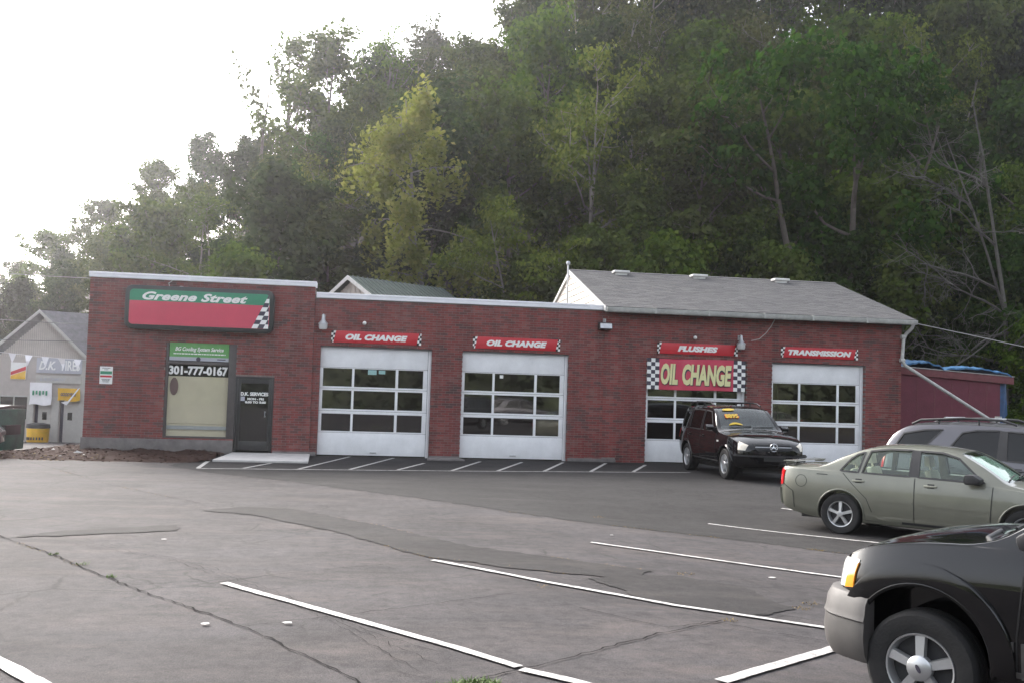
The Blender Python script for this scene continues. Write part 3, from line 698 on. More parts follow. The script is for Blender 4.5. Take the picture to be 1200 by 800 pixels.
# bay doors
pane_m = glass_mat('bay_glass', (.24,.26,.27), 2.1)
ZS = ((.03,.66),(.66,1.26),(1.26,1.885),(1.885,2.47),(2.47,3.02))
PZ = ((.70,1.18),(1.315,1.83),(1.94,2.445))
def bay_door(x0, x1):
    d = empty('garage_door', ((x0+x1)/2, .15, 0)); d.parent = SHOP; W = x1-x0
    l, r = -W/2+.005, W/2-.10                              # leaf; the track shows on the right
    mb = MB(); mb.box(r+.012, W/2-.004, -.02, .06, 0, DH-.005); mb.box(r+.03, r+.055, -.03, -.02, 0, DH-.3); mb.build('track', MAT['doorwhite'], d, bevel=.004)
    mb = MB(); mb.box(-W/2+.004, W/2-.004, -.035, .0, DH-.04, DH-.002); mb.build('weather_strip', MAT['signgrey'], d)
    cols = (l+.085, l+.085+.80, l+.85+.10+.0, l+.95+1.15, l+.95+1.15+.075, r-.12)
    c = [(cols[0], cols[1]), (cols[2], cols[3]), (cols[4], cols[5])]
    for k, (z0, z1) in enumerate(ZS):
        mb = MB(); za, zb = z0+.004, z1-.004
        if k in (0, 4):
            mb.box(l, r, 0, .045, za, zb)
        else:
            pz0, pz1 = PZ[k-1]
            mb.box(l, r, 0, .045, za, pz0); mb.box(l, r, 0, .045, pz1, zb)
            xs_ = [l]+[v for q in c for v in q]+[r]
            for a, b in zip(xs_[0::2], xs_[1::2]): mb.box(a, b, .001, .044, pz0, pz1)
        s = mb.build('door_section', MAT['doorwhite'], d, bevel=.006)
        if k in (1, 2, 3):
            for a, b in c:
                mb = MB(); tl = random.uniform(-.004, .004)
                mb.add([(a-.01,.018,PZ[k-1][0]-.01),(b+.01,.018+tl,PZ[k-1][0]-.01),(b+.01,.018+tl,PZ[k-1][1]+.01),(a-.01,.018,PZ[k-1][1]+.01)], [(0,1,2,3)])
                mb.build('pane', pane_m, d)
    mb = MB(); mb.box(-.09, .09, -.03, -.002, .10, .125); mb.build('handle', MAT['galv'], d)
    return d
for a, b in DOORS: bd = bay_door(a, b)

# paper notes stuck inside two bay windows
for x, z, w_, h_, mm, l in ((.28,2.36,.24,.13,'tealpaper','pale teal paper note taped at the top of the first bay window'),(.55,2.37,.18,.10,'tealpaper','small blurred grey green note right of the teal note in the first bay window'),(3.95,2.36,.10,.09,'signwhite','small white paper note at the top of the second bay window')):
    if mm not in MAT: MAT[mm] = M('teal_paper', (.30,.50,.50), .7)
    mb = MB(); mb.box(x-w_/2, x+w_/2, .160, .163, z-h_/2, z+h_/2); mb.build('paper_note', MAT[mm], label=l, cat='paper note')

# ------------------------------------------------------------------ signs
def bay_sign(x, z, w_, h_, words, tw, label, tilt=0):
    t = empty('bay_sign', (x, -.006, z), 0, label, 'sign', 'red bay signs above the doors'); sl_ = .09
    mb = MB(); mb.prism([(-w_/2+.13+.0,-.02,h_/2),(-w_/2+.06,-.02,-h_/2),(w_/2-.13,-.02,-h_/2),(w_/2-.06,-.02,h_/2)], (0,.018,0)); mb.build('board', MAT['redsign'], t, bevel=.003)
    for s in (-1, 1):
        mw, mk = MB(), MB(); n, m_ = 2, 5
        for i in range(n):
            for j in range(m_):
                za = -h_/2+(j)*h_/m_; zb = za+h_/m_; e = lambda z: (.07*(z+h_/2)/h_)
                if s < 0: xa = lambda z, i=i: -w_/2+.0+e(z)*(i/n)*1.0+.06*(i/n)
                else: xa = lambda z, i=i: w_/2-.13+e(z)+(.13-e(z))*(i/n)
                xb = (lambda z, i=i: xa(z)+(.06+e(z))/n) if s < 0 else (lambda z, i=i: xa(z)+(.13-e(z))/n)
                (mw if (i+j) % 2 else mk).prism([(xa(za),-.019,za),(xb(za),-.019,za),(xb(zb),-.019,zb),(xa(zb),-.019,zb)], (0,.016,0))
        mw.build('white_check', MAT['signwhite'], t, kind='stuff'); mk.build('black_check', MAT['black'], t, kind='stuff')
    text(words, 0, -.023, 0, tw, h_*.52, MAT['signwhite'], t, bold=.068, shear=.25, ext=.008, spacing=1.06)
bay_sign(.36, 3.315, 2.50, .325, 'OIL CHANGE', 1.72, 'red OIL CHANGE sign with checkered ends above the first bay door, beside the entrance')
bay_sign(4.335, 3.30, 2.52, .33, 'OIL CHANGE', 1.74, 'red OIL CHANGE sign with checkered ends above the second bay door')
bay_sign(9.71, 3.35, 2.45, .32, 'FLUSHES', 1.22, 'red FLUSHES sign with checkered ends above the hanging banner')
bay_sign(13.50, 3.37, 2.43, .315, 'TRANSMISSION', 2.0, 'red TRANSMISSION sign with checkered ends above the bay door farthest from the entrance')

def rrect(x0, x1, z0, z1, r, n=5):
    p = []
    for cx, cz, a0 in ((x1-r, z0+r, -90), (x1-r, z1-r, 0), (x0+r, z1-r, 90), (x0+r, z0+r, 180)):
        for k in range(n+1): a = R(a0+90*k/n); p.append((cx+r*math.cos(a), cz+r*math.sin(a)))
    return p
t = empty('shop_sign', (-4.40, -.062, 3.89), 0, 'big dark cabinet sign reading Greene Street over a blank red panel, above the shop window', 'sign')
mb = MB(); mb.prism([(x,-.30,z) for x, z in rrect(-1.95, 1.95, -.585, .585, .20)], (0,.295,0)); mb.build('cabinet', MAT['cabinet'], t, bevel=.02)
W0, W1, Z0, Z1 = -1.83, 1.83, -.47, .47
bandz = .165
mb = MB(); P = [p for p in rrect(W0, W1, Z0, Z1, .10)]
def clipz(poly, z, above):
    out = []
    for (a, b) in zip(poly, poly[1:]+poly[:1]):
        ia, ib = (a[1] >= z) == above or a[1] == z, (b[1] >= z) == above or b[1] == z
        if ia: out.append(a)
        if ia != ib: k = (z-a[1])/(b[1]-a[1]); out.append((a[0]+(b[0]-a[0])*k, z))
    return out
mb.prism([(x,-.308,z) for x, z in clipz(P, bandz, False)], (0,.006,0)); mb.build('face', MAT['pinkred'], t)
mb = MB(); mb.prism([(x,-.308,z) for x, z in clipz(P, bandz+.001, True)], (0,.006,0)); mb.build('green_band', MAT['green'], t)
text('Greene Street', -.13, -.309, .305, 2.75, .225, MAT['signwhite'], t, bold=.04, shear=.35, spacing=1.05)
mw, mk = MB(), MB(); ns, msr = 8, 3
for j in range(ns):
    za = Z0+.005+(Z1-Z0-.01)*j/ns; zb = Z0+.005+(Z1-Z0-.01)*(j+1)/ns
    for i in range(msr):
        lx = lambda z: W1-.46+.46*(z-Z0)/(Z1-Z0)*.95
        wq = .155
        xa, xb, xc, xd = lx(za)+i*wq, lx(za)+(i+1)*wq, lx(zb)+(i+1)*wq, lx(zb)+i*wq
        xa, xb, xc, xd = (min(v, W1-.012) for v in (xa, xb, xc, xd))
        if xb-xa < .004 and xc-xd < .004: continue
        (mw if (i+j) % 2 == 0 else mk).prism([(xa,-.3125,za),(xb,-.3125,za),(xc,-.3125,zb),(xd,-.3125,zb)], (0,.004,0))
mw.build('white_check', MAT['signwhite'], t, kind='stuff'); mk.build('black_check', MAT['letterdark'], t, kind='stuff')
mb = MB(); mb.tube([(-.85,-.12,.58),(-.87,-.14,.68),(-.80,-.1,.74),(-.86,.0,.80)], .012, 6); mb.tube([(-.62,-.1,.585),(-.55,-.09,.61),(-.5,-.06,.60)], .012, 6); mb.build('power_lead', MAT['wire'], t)

t = empty('window_sign', (-4.41, .02, 2.74), 0, 'green cooling system service sign set in the top of the shop window', 'sign')
mb = MB(); mb.box(-.78, .78, -.06, -.03, -.235, .245); mb.build('board', MAT['ltgreen'], t)
mb = MB(); mb.box(-.78, .78, -.064, -.0605, -.234, -.135); mb.build('grey_band', MAT['signgrey'], t)
text('BG Cooling System Service', 0, -.062, .065, 1.28, .14, MAT['signwhite'], t, bold=.03, shear=.3)
mb = MB()
x = -.68
while x < .68:
    d_ = random.uniform(.03, .09); mb.box(x, min(x+d_, .70), -.0635, -.0605, -.065, -.035); x += d_+.014
mb.build('small_print', MAT['signwhite'], t)
mb = MB(); mb.lathe([(0,-.008),(.06,-.008),(.06,0)], 20, 'Y', o=(-.02,-.062,-.19)); mb.build('emblem', MAT['letterdark'], t)
mb = MB(); mb.box(.48, .70, -.0675, -.0642, -.195, -.17); mb.build('fine_print', MAT['letterdark'], t)

t = empty('parking_notice', (-6.80, -.064, 2.04), 0, 'small white notice with green and red bands on the brick by the corner', 'sign')
mb = MB(); mb.box(-.165, .165, -.012, 0, -.235, .235); mb.build('board', MAT['signwhite'], t)
for z0, z1, c_ in ((.03,.11,'green'),(-.055,-.005,'redsign')):
    mb = MB(); mb.box(-.15, .15, -.0155, -.0125, z0, z1); mb.build('band', MAT[c_], t)
mb = MB()
for z, w_ in ((.19,.10),(.15,.05),(-.11,.11),(-.14,.09),(-.175,.08)):
    x = -w_
    while x < w_: d_ = random.uniform(.012, .035); mb.box(x, min(w_, x+d_), -.0150, -.0125, z-.009, z+.009); x += d_+.008
mb.build('small_print', MAT['letterdark'], t)

# the vinyl banner tied over the third bay
t = empty('hanging_banner', (9.68, -.02, 2.60), 0, 'vinyl OIL CHANGE banner with checkered ends hung over the third bay door', 'banner')
def sag(x, z): return .012*math.sin(x*3.1+z*2)+.010*math.sin(x*7.3-z*5), .012*math.sin(x*2.2)-.015*(x*x)*0+(-.02*(x/1.5) if 0 else 0)
def sheet(x0, x1, z0, z1, nx, nz, y, m_, name, mat, par):
    mb = MB(); vs = []
    for j in range(nz+1):
        for i in range(nx+1):
            x = x0+(x1-x0)*i/nx; z = z0+(z1-z0)*j/nz; dy, dz = sag(x, z); vs.append((x, y+dy-.02, z+dz*(1 if z > 0 else .6)))
    fs = [(j*(nx+1)+i, j*(nx+1)+i+1, (j+1)*(nx+1)+i+1, (j+1)*(nx+1)+i) for j in range(nz) for i in range(nx)]
    mb.add(vs, fs); return mb.build(name, mat, par, smooth=80)
sheet(-1.49, 1.49, -.45, .45, 40, 10, 0, 0, 'vinyl', MAT['pinkred'], t)
for s in (-1, 1):
    mw, mk = MB(), MB(); x0 = -1.49 if s < 0 else 1.49-.36
    for i in range(3):
        for j in range(8):
            a, b = x0+i*.12, x0+(i+1)*.12; c0, c1 = -.45+j*.1125, -.45+(j+1)*.1125; vs = []
            for x, z in ((a,c0),(b,c0),(b,c1),(a,c1)): dy, dz = sag(x, z); vs.append((x, dy-.025, z+dz*(1 if z > 0 else .6)))
            (mw if (i+j) % 2 == 0 else mk).add(vs, [(0,1,2,3)])
    mw.build('white_check', MAT['signwhite'], t, kind='stuff'); mk.build('black_check', MAT['letterdark'], t, kind='stuff')
for (wd, cx, ww) in (('OIL', -.83, .52), ('CHANGE', .31, 1.50)):
    text(wd, cx+.015, -.040, -.02, ww, .62, MAT['letterdark'], t, name='letter_shadow', bold=.075, shear=.12, ext=.004)
    text(wd, cx, -.046, 0, ww, .62, MAT['cream'], t, bold=.05, shear=.12, ext=.004)

# lamps and small globes on the wall
def barn_lamp(x, z, y, label):
    t = empty('wall_lamp', (x, y, z), 0, label, 'lamp', 'bell shaped wall lamps')
    mb = MB(); mb.box(-.05, .05, -.02, 0, .10, .24); mb.tube([(0,-.02,.2),(0,-.12,.24),(0,-.17,.2)], .018, 8); mb.build('bracket', MAT['galv'], t, smooth=40)
    mb = MB(); mb.lathe([(0,.24),(.03,.24),(.04,.2),(.05,.1),(.085,.04),(.13,.0),(.135,-.03),(.128,-.03),(.08,.03)], 18, o=(0,-.17,0)); mb.build('shade', MAT['galv'], t, smooth=50)
    mb = MB(); mb.lathe([(.12,-.03),(.12,-.12),(.10,-.17),(0,-.19)], 18, o=(0,-.17,0)); mb.build('lens', MAT['lampglass'], t, smooth=50)
barn_lamp(-1.12, 3.66, -.004, 'grey bell shaped lamp on brick left of the first bay sign')
barn_lamp(10.98, 3.56, -.004, 'grey bell shaped lamp overlapping the end of the FLUSHES sign')
t = empty('flood_lamp', (6.88, -.004, 3.92), 0, 'boxy floodlight under the corner of the gutter between the second and third bays', 'lamp')
mb = MB(); mb.box(-.04, .04, -.05, 0, .0, .2); mb.tube([(0,-.05,.16),(0,-.09,.17),(0,-.1,.12)], .02, 8); mb.build('bracket', MAT['galv'], t)
mb = MB(); mb.prism([(-.19,-.02,.10),(-.19,-.24,.06),(-.19,-.27,-.10),(-.19,-.02,-.12)], (.38,0,0)); mb.build('housing', MAT['dark'], t, bevel=.015)
mb = MB(); mb.prism([(-.17,-.245,.05),(-.17,-.276,-.09),(-.17,-.262,-.092),(-.17,-.235,.05)], (.34,0,0)); mb.build('lens', MAT['galv'], t)
for x, z, l in ((.01,3.71,'tiny white globe fixture above the first bay sign'),(9.61,3.68,'tiny white globe fixture above the FLUSHES sign')):
    t = empty('globe_fixture', (x, -.004, z), 0, l, 'light fixture', 'tiny globe fixtures on the brick')
    mb = MB(); mb.lathe([(0,-.03),(.04,-.03),(.045,0)], 12, 'Y'); mb.build('base', MAT['galv'], t, smooth=40)
    mb = MB(); mb.lathe([(0,-.115),(.03,-.108),(.055,-.075),(.05,-.04),(.03,-.03)], 14, 'Y'); mb.build('globe', MAT['signwhite'], t, smooth=60)
mb = MB(); mb.tube([(12.02,-.16,4.32),(11.95,-.03,4.1),(11.8,-.02,3.9),(11.6,-.015,3.72),(11.35,-.012,3.66)], .012, 6); mb.build('hanging_cable', MAT['wire'], smooth=60, label='loose pale cable dangling from the gutter beside the third bay lamp', cat='cable')
# white pipe end poking up behind the roof edge
mb = MB(); mb.tube([(17.2,6.2,4.9),(17.7,6.0,5.32)], .05, 8); mb.tube([(17.05,6.3,4.2),(17.2,6.2,4.95)], .035, 8); mb.build('antenna_mast', MAT['white'], smooth=50, label='short white mast tip behind the right end of the shingle roof', cat='mast')
mb = MB(); mb.tube([(16.45,-.28,4.36),(19.5,-1.0,3.75),(24,-2.1,3.05),(30,-3.5,2.3),(36,-5,1.8)], .011, 6); mb.build('overhead_cable', MAT['wire'], smooth=60, label='pale cable running from the gutter corner over the maroon annex', cat='cable')

# ------------------------------------------------------------------ maroon annex with tarps
t = empty('annex', (0,0,0), 0, 'low maroon painted annex right of the brick garage', 'building')
mb = MB(); mb.prism([(16.17,2.0,0),(20.75,2.0,0),(20.75,2.0,2.72),(16.17,2.0,2.96)], (0,5.5,0)); mb.build('wall', MAT['maroon'], t)
mb = MB()
for x in np.arange(16.6, 20.7, .61): mb.box(x-.008, x+.008, 1.994, 2.001, 0, 2.7)
mb.build('panel_joint', MAT['maroontrim'], t)
mb = MB(); mb.prism([(16.17,1.93,2.965),(21.2,1.93,2.70),(21.2,1.93,2.94),(16.17,1.93,3.205)], (0,.068,0)); mb.build('fascia', MAT['maroontrim'], t, bevel=.008)
mb = MB(); mb.prism([(16.17,2.0,3.03),(21.2,2.0,2.77),(21.2,2.0,2.90),(16.17,2.0,3.16)], (0,5.9,0)); mb.build('roof', MAT['roofflat'], t)
mb = MB(); mb.prism([(16.15,1.90,3.20),(21.2,1.90,2.945),(21.2,1.90,2.965),(16.15,1.90,3.225)], (0,.2,0)); mb.build('roof_edge', MAT['gutter'], t)
def tarp(x0, x1, y0, y1, h, label, seed):
    rr = np.random.default_rng(seed); nx, ny = 26, 10; vs = []
    for j in range(ny+1):
        for i in range(nx+1):
            u, v = i/nx, j/ny; x = x0+(x1-x0)*u; y = y0+(y1-y0)*v; base = 3.235-(x-16.17)*.0525
            hh = h*(max(0, math.sin(math.pi*u))**.6)*(max(0, math.sin(math.pi*min(1, v*.8+.18))))**.5
            vs.append((x, y-.05*math.sin(u*9), base+hh*(.8+.3*rr.random())+.012*math.sin(u*23+v*9)))
    fs = [(j*(nx+1)+i, j*(nx+1)+i+1, (j+1)*(nx+1)+i+1, (j+1)*(nx+1)+i) for j in range(ny) for i in range(nx)]
    vs += [(x, y, z-.05) for x, y, z in vs[:nx+1]]; k = (nx+1)*(ny+1)
    fs += [(k+i, k+i+1, i+1, i) for i in range(nx)]
    mb = MB(); mb.add(vs, fs); mb.build('tarp', MAT['tarp'], smooth=60, label=label, cat='tarp', group='tarps on the annex roof')
tarp(16.25, 17.05, 1.92, 3.6, .34, 'short blue tarp bundle against the downspout on the annex roof', 1)
tarp(17.35, 18.7, 1.92, 3.9, .28, 'blue tarp humped over the middle of the annex roof edge', 2)
tarp(18.75, 21.1, 1.92, 3.8, .22, 'long flat blue tarp toward the far end of the annex roof', 3)
MAT['deeptarp'] = M('deep_blue_tarp', (.012,.06,.16), .5, var=.3, bump=.4); MAT['darktarp'] = M('dark_tarp', (.03,.035,.05), .6, var=.3, bump=.4)
mb = MB(); vs = []
for j in range(9):
    for i in range(7): u, v = i/6, j/8; vs.append((20.78+.42*u, 2.04+.05*math.sin(u*8+v*2)+.25*u, 2.72-1.35*v*(1-.25*u*u)))
mb.add(vs, [(j*7+i, j*7+i+1, (j+1)*7+i+1, (j+1)*7+i) for j in range(8) for i in range(6)]); mb.build('tarp', MAT['deeptarp'], smooth=60, label='dark blue tarp hanging down the shaded end of the annex', cat='tarp')
mb = MB(); vs = []
for j in range(6):
    for i in range(13): u, v = i/12, j/5; x = 17.9+2.5*u; vs.append((x, 2.6+1.2*v, 3.235-(x-16.17)*.0525+.16*math.sin(math.pi*u)*math.sin(math.pi*v*.7+.5)+.02*math.sin(u*17)))
mb.add(vs, [(j*13+i, j*13+i+1, (j+1)*13+i+1, (j+1)*13+i) for j in range(5) for i in range(12)]); mb.build('tarp', MAT['darktarp'], smooth=60, label='dark tarp bunched up behind the blue ones on the annex roof', cat='tarp')
# lumber leaning by the corner
t = empty('wooden_crate', (16.0, -.75, 0), R(8), 'weathered wooden crate between the brick corner and the silver car', 'crate')
for k in range(4):
    mb = MB(); mb.box(-.42+.21*k, -.24+.21*k, -.32, -.30, .02, 1.02-.05*(k % 2)); mb.build('slat', MAT['wood'], t)
for z in (.15, .8):
    mb = MB(); mb.box(-.42, .42, -.298, -.26, z, z+.09); mb.build('rail', MAT['wood'], t)
for x in (-.42, .36):
    mb = MB(); mb.box(x, x+.05, -.26, .3, .02, .95); mb.build('side', MAT['wood'], t)
mb = MB(); mb.box(-.1, .55, -.34, -.1, 1.05, 1.1); mb.build('lid', MAT['wood'], t)

# ------------------------------------------------------------------ green-roofed building behind
t = empty('rear_building', (0,0,0), 0, 'pale sided building with a green metal roof rising behind the middle of the garage', 'building')
ax = Vector((.78,.625,0)); pr_ = Vector((-.625,.78,0)); A = Vector((-.72,14.0,6.56)); L = 5.4; HW = 3.2; DP = 1.75
gb = A.copy()
def P3(u, v, z): q = A+ax*u+pr_*v; return (q.x, q.y, z)
mb = MB(); mb.prism([P3(.25,-HW+.3,-.5),P3(.25,HW-.3,-.5),P3(.25,HW-.3,6.5-DP),P3(.25,0,6.42),P3(.25,-HW+.3,6.5-DP)], ax*(L-.5)); mb.build('wall', MAT['beige'], t)
n = 20
mb = MB()
for i in range(n):
    v = -HW+.4+(2*HW-.8)*i/(n-1); zt = 6.40-abs(v)*DP/HW*1.0
    mb.prism([P3(.22,v-.035,2),P3(.22,v+.035,2),P3(.22,v+.035,zt),P3(.22,v-.035,zt)], ax*.04)
o = mb.build('batten', MAT['beige'], t)
for s in (1, -1):
    mb = MB(); mb.prism([P3(0,0,6.56),P3(0,s*HW,6.56-DP),P3(0,s*HW,6.46-DP),P3(0,0,6.46)], ax*L)
    rf = mb.build('roof', MAT['greenroof'], t)
    mb = MB()
    for k in range(20):
        u = .2+k*(L-.4)/19; mb.prism([P3(u,0,6.56),P3(u,s*HW,6.56-DP),P3(u,s*HW,6.60-DP),P3(u,0,6.60)], ax*.03)
    mb.build('roof_seam', MAT['greenroof'], rf)
    mb = MB(); mb.prism([P3(-.03,0,6.58),P3(-.03,s*HW,6.58-DP),P3(-.03,s*HW,6.40-DP),P3(-.03,0,6.40)], ax*-.03); mb.build('barge_board', MAT['trimwhite'], t)
# ------------------------------------------------------------------ tyre shop down the slope on the left
HX = lambda px: -16.2+px*.0384
HY = 20.0
t = empty('tyre_shop', (0,0,0), 0, 'narrow gabled tyre shop with pale ribbed siding beyond the left corner of the brick garage', 'building')
xa, xb, zb_, ze_, zap = -16.65, -12.40, -1.3, 2.92, 4.97; xm = (xa+xb)/2
D1, D2 = (-14.62, -13.92), (-13.52, -12.68)
mb = MB()
for a, b, c, d in rects(xa, xb, zb_, ze_, [(D1[0],D1[1],-1.2,.95),(D2[0],D2[1],-1.2,1.0),(-16.1,-14.95,.05,1.05)], 0): mb.box(a, b, HY, HY+.25, c, d)
mb.prism([(xa,HY+.001,ze_),(xb,HY+.001,ze_),(xm,HY+.001,zap-.08)], (0,.2,0)); mb.box(xa, xb, HY+1.2, HY+1.3, zb_, ze_)
mb.build('wall', MAT['house'], t)
mb = MB(); n = 46
for i in range(n):
    x = xa+.1+(xb-xa-.2)*i/(n-1); zt = zap-.16-abs(x-xm)*(zap-ze_)/((xb-xa)/2)
    if zt > ze_-.2: mb.box(x-.022, x+.022, HY-.022, HY+.0, 2.85, zt)
mb.build('siding_rib', MAT['beige'], t)
ex = Vector((7, 5, 0))
mb = MB(); mb.prism([(xm,HY-.3,zap),(xb+.3,HY-.3,ze_-.26),(xb+.3,HY-.3,ze_-.34),(xm,HY-.3,zap-.08)], ex); mb.build('roof', MAT['greyroof'], t)
mb = MB(); mb.prism([(xm,HY-.3,zap),(xa-.3,HY-.3,ze_-.26),(xa-.3,HY-.3,ze_-.34),(xm,HY-.3,zap-.08)], ex); mb.build('roof', MAT['greyroof'], t)
for s in (1, -1):
    xe = xm+s*(xb-xm+.32); mb = MB(); mb.prism([(xm,HY-.35,zap+.03),(xe,HY-.35,ze_-.25),(xe,HY-.35,ze_-.41),(xm,HY-.35,zap-.13)], (0,.045,0)); mb.build('barge_board', MAT['housetrim'], t)
mb = MB(); mb.box(xb-.30, xb+.02, HY-.06, HY-.004, zb_, ze_-.1); mb.box(-13.88, -13.56, HY-.05, HY-.004, zb_, 1.1); mb.box(-14.92, -14.66, HY-.05, HY-.004, zb_, 1.1); mb.build('corner_trim', MAT['housetrim'], t)
for a, b in (D1, D2):
    d = MB(); d.box(a+.14, b-.02, HY+.10, HY+.15, -1.2, .93); dd = d.build('door', MAT['housetrim'], t)
    m = MB(); m.box(a+.32, a+.52, HY+.085, HY+.10, .05, .40); m.build('pane', MAT['darkglass'], dd)
    m = MB(); m.box(a, a+.14, HY+.12, HY+.2, -1.2, .95); m.build('door_gap', MAT['letterdark'], dd)
m = MB(); m.box(-16.1, -14.95, HY+.06, HY+.10, .05, 1.05); wn = m.build('window', MAT['darkglass'], t)
m = MB(); m.box(-16.14, -14.91, HY-.02, HY+.03, 1.05, 1.12); m.box(-16.14, -14.91, HY-.02, HY+.03, -.02, .05); m.box(-15.55, -15.5, HY+.02, HY+.055, .05, 1.05); m.build('window_frame', MAT['housetrim'], wn)

s = empty('tyre_sign', (-13.62, HY-.05, 2.50), 0, 'weathered grey sign with raised tyre shop lettering under the pennants', 'sign')
m = MB(); m.box(-.98, .98, -.04, .04, -.34, .34); m.build('board', MAT['signgrey'], s)
text('D.K.', -.52, -.045, .0, .72, .40, MAT['signwhite'], s, bold=.03, shear=.3); text('TIRES', .46, -.045, .02, .86, .46, MAT['signwhite'], s, bold=.02)
s = empty('alignment_sign', (-13.62, HY-.05, 1.88), 0, 'low pale signboard with grey lettering directly under the raised lettering sign', 'sign')
m = MB(); m.box(-.98, .98, -.03, .04, -.17, .17); m.build('board', MAT['housetrim'], s)
text('& ALIGNMENT', -.25, -.035, 0, 1.1, .15, MAT['signgrey'], s, bold=.01)

def cloth(name, x0, x1, z0, z1, y, mat, par, amp=.05, fold=0):
    mb = MB(); nx, nz = 16, 10; vs = []
    for j in range(nz+1):
        for i in range(nx+1):
            u, v = i/nx, j/nz; vs.append((x0+(x1-x0)*u+.03*math.sin(v*5)*(1-v), y+amp*math.sin(u*6+v*2)*(1-.5*v), z0+(z1-z0)*v+.03*math.sin(u*7)*(1-v)))
    mb.add(vs, [(j*(nx+1)+i, j*(nx+1)+i+1, (j+1)*(nx+1)+i+1, (j+1)*(nx+1)+i) for j in range(nz) for i in range(nx)])
    return mb.build(name, mat, par, smooth=80)
s = empty('white_banner', (0,0,0), 0, 'white banner with faded green lettering hanging over the tyre shop door', 'banner')
cloth('vinyl', -14.80, -13.86, .72, 1.72, HY-.22, MAT['pennant'], s)
m = MB()
for k in range(5): m.box(-14.65+k*.14, -14.57+k*.14, HY-.305, HY-.30, 1.15+.04*(k % 2), 1.36)
m.build('faded_lettering', MAT['green'], s)
s = empty('yellow_banner', (0,0,0), 0, 'yellow banner with blue lettering on the tyre shop, torn white flap across it', 'banner')
cloth('vinyl', -13.60, -12.64, .93, 1.50, HY-.20, MAT['yellow'], s, .03)
MAT['navy'] = M('navy_print', (.03,.035,.12), .5)
o = text('GOODYEAR', -13.12, HY-.27, 1.22, .66, .15, MAT['navy'], s, bold=.03, shear=.2)
m = MB(); m.add([(-13.42,HY-.30,.86),(-13.16,HY-.30,.74),(-12.62,HY-.28,1.55),(-12.72,HY-.28,1.50),(-13.12,HY-.30,.92)], [(0,1,2,3,4)]); m.build('torn_flap', MAT['pennant'], s)
s = empty('yellow_bin', (-14.08, 18.9, gh(-14.08,18.9)), 0, 'yellow vinyl wrapped bin with a dark lid in front of the tyre shop', 'bin')
m = MB(); m.lathe([(0,.0),(.44,.0),(.45,.1),(.47,.62),(.44,.64)], 20); m.build('drum', MAT['yellow'], s, smooth=40)
m = MB(); m.lathe([(.47,.62),(.50,.65),(.48,.80),(.2,.86),(0,.86)], 20); m.build('lid', MAT['plastic'], s, smooth=40)
m = MB()
for k in range(7):
    a = R(-135+k*14); m.box(.475*math.cos(a)-.03, .475*math.cos(a)+.03, .475*math.sin(a)-.012, .475*math.sin(a), .12, .24)
m.build('worn_lettering', MAT['letterdark'], s)
m = MB(); m.lathe([(.34,.0),(.30,.12),(.16,.38),(.05,.50),(0,.50)], 14, o=(-14.75,18.2,gh(-14.75,18.2)-.02)); m.build('white_sack', MAT['pennant'], smooth=70, label='slumped white sack on the ground between dumpster and yellow bin', cat='sack')

# dumpster
t = empty('dumpster', (-10.55, .95, gh(-10.55,.95)), R(-14), 'dark green steel dumpster with a grey lid by the left corner of the garage', 'dumpster')
m = MB(); m.prism([(-1.15,-.75,.10),(-1.15,.75,.10),(-1.15,.8,1.2),(-1.15,-.62,1.2),(-1.15,-.8,.75)], (2.3,0,0)); m.build('bin', MAT['dumpster'], t, bevel=.015)
m = MB()
for x in (-.75, -.25, .25, .75): m.prism([(x-.04,-.757,.12),(x+.04,-.757,.12),(x+.04,-.808,.72),(x-.04,-.808,.72)], (0,-.03,0))
m.box(-1.17, 1.17, -.68, -.60, 1.17, 1.22); m.build('rib', MAT['dumpster'], t)
for x0, x1 in ((-1.14,-.01),(.01,1.14)):
    m = MB(); m.prism([(x0,-.70,1.21),(x0,.82,1.24),(x0,.82,1.285),(x0,.1,1.315),(x0,-.70,1.25)], (x1-x0,0,0)); m.build('lid', MAT['plastic'], t, bevel=.01)
for q in ((1.152, 1.30), (-1.30, -1.152)):
    m = MB(); m.box(*q, -.35, .35, .52, .78); m.build('fork_pocket', MAT['plastic'], t, bevel=.012)
m = MB()
for x in (-.9, .9):
    for y in (-.6, .6): m.lathe([(0,-.04),(.09,-.04),(.1,0),(.09,.04),(0,.04)], 12, 'X', o=(x,y,.10))
m.build('caster', MAT['rubber'], t, smooth=40)
m = MB(); m.prism([(-1.05,-.5,1.33),(-.2,-.55,1.30),(-.15,.2,1.36),(-.6,.4,1.42),(-1.1,.1,1.36)], (0,0,.05)); m.build('cardboard_scrap', MAT['litter'], bevel=.02, label='flattened pale cardboard lying on the dumpster lid', cat='cardboard')
o = bpy.data.objects['cardboard_scrap']; o.location = t.location; o.rotation_euler = t.rotation_euler

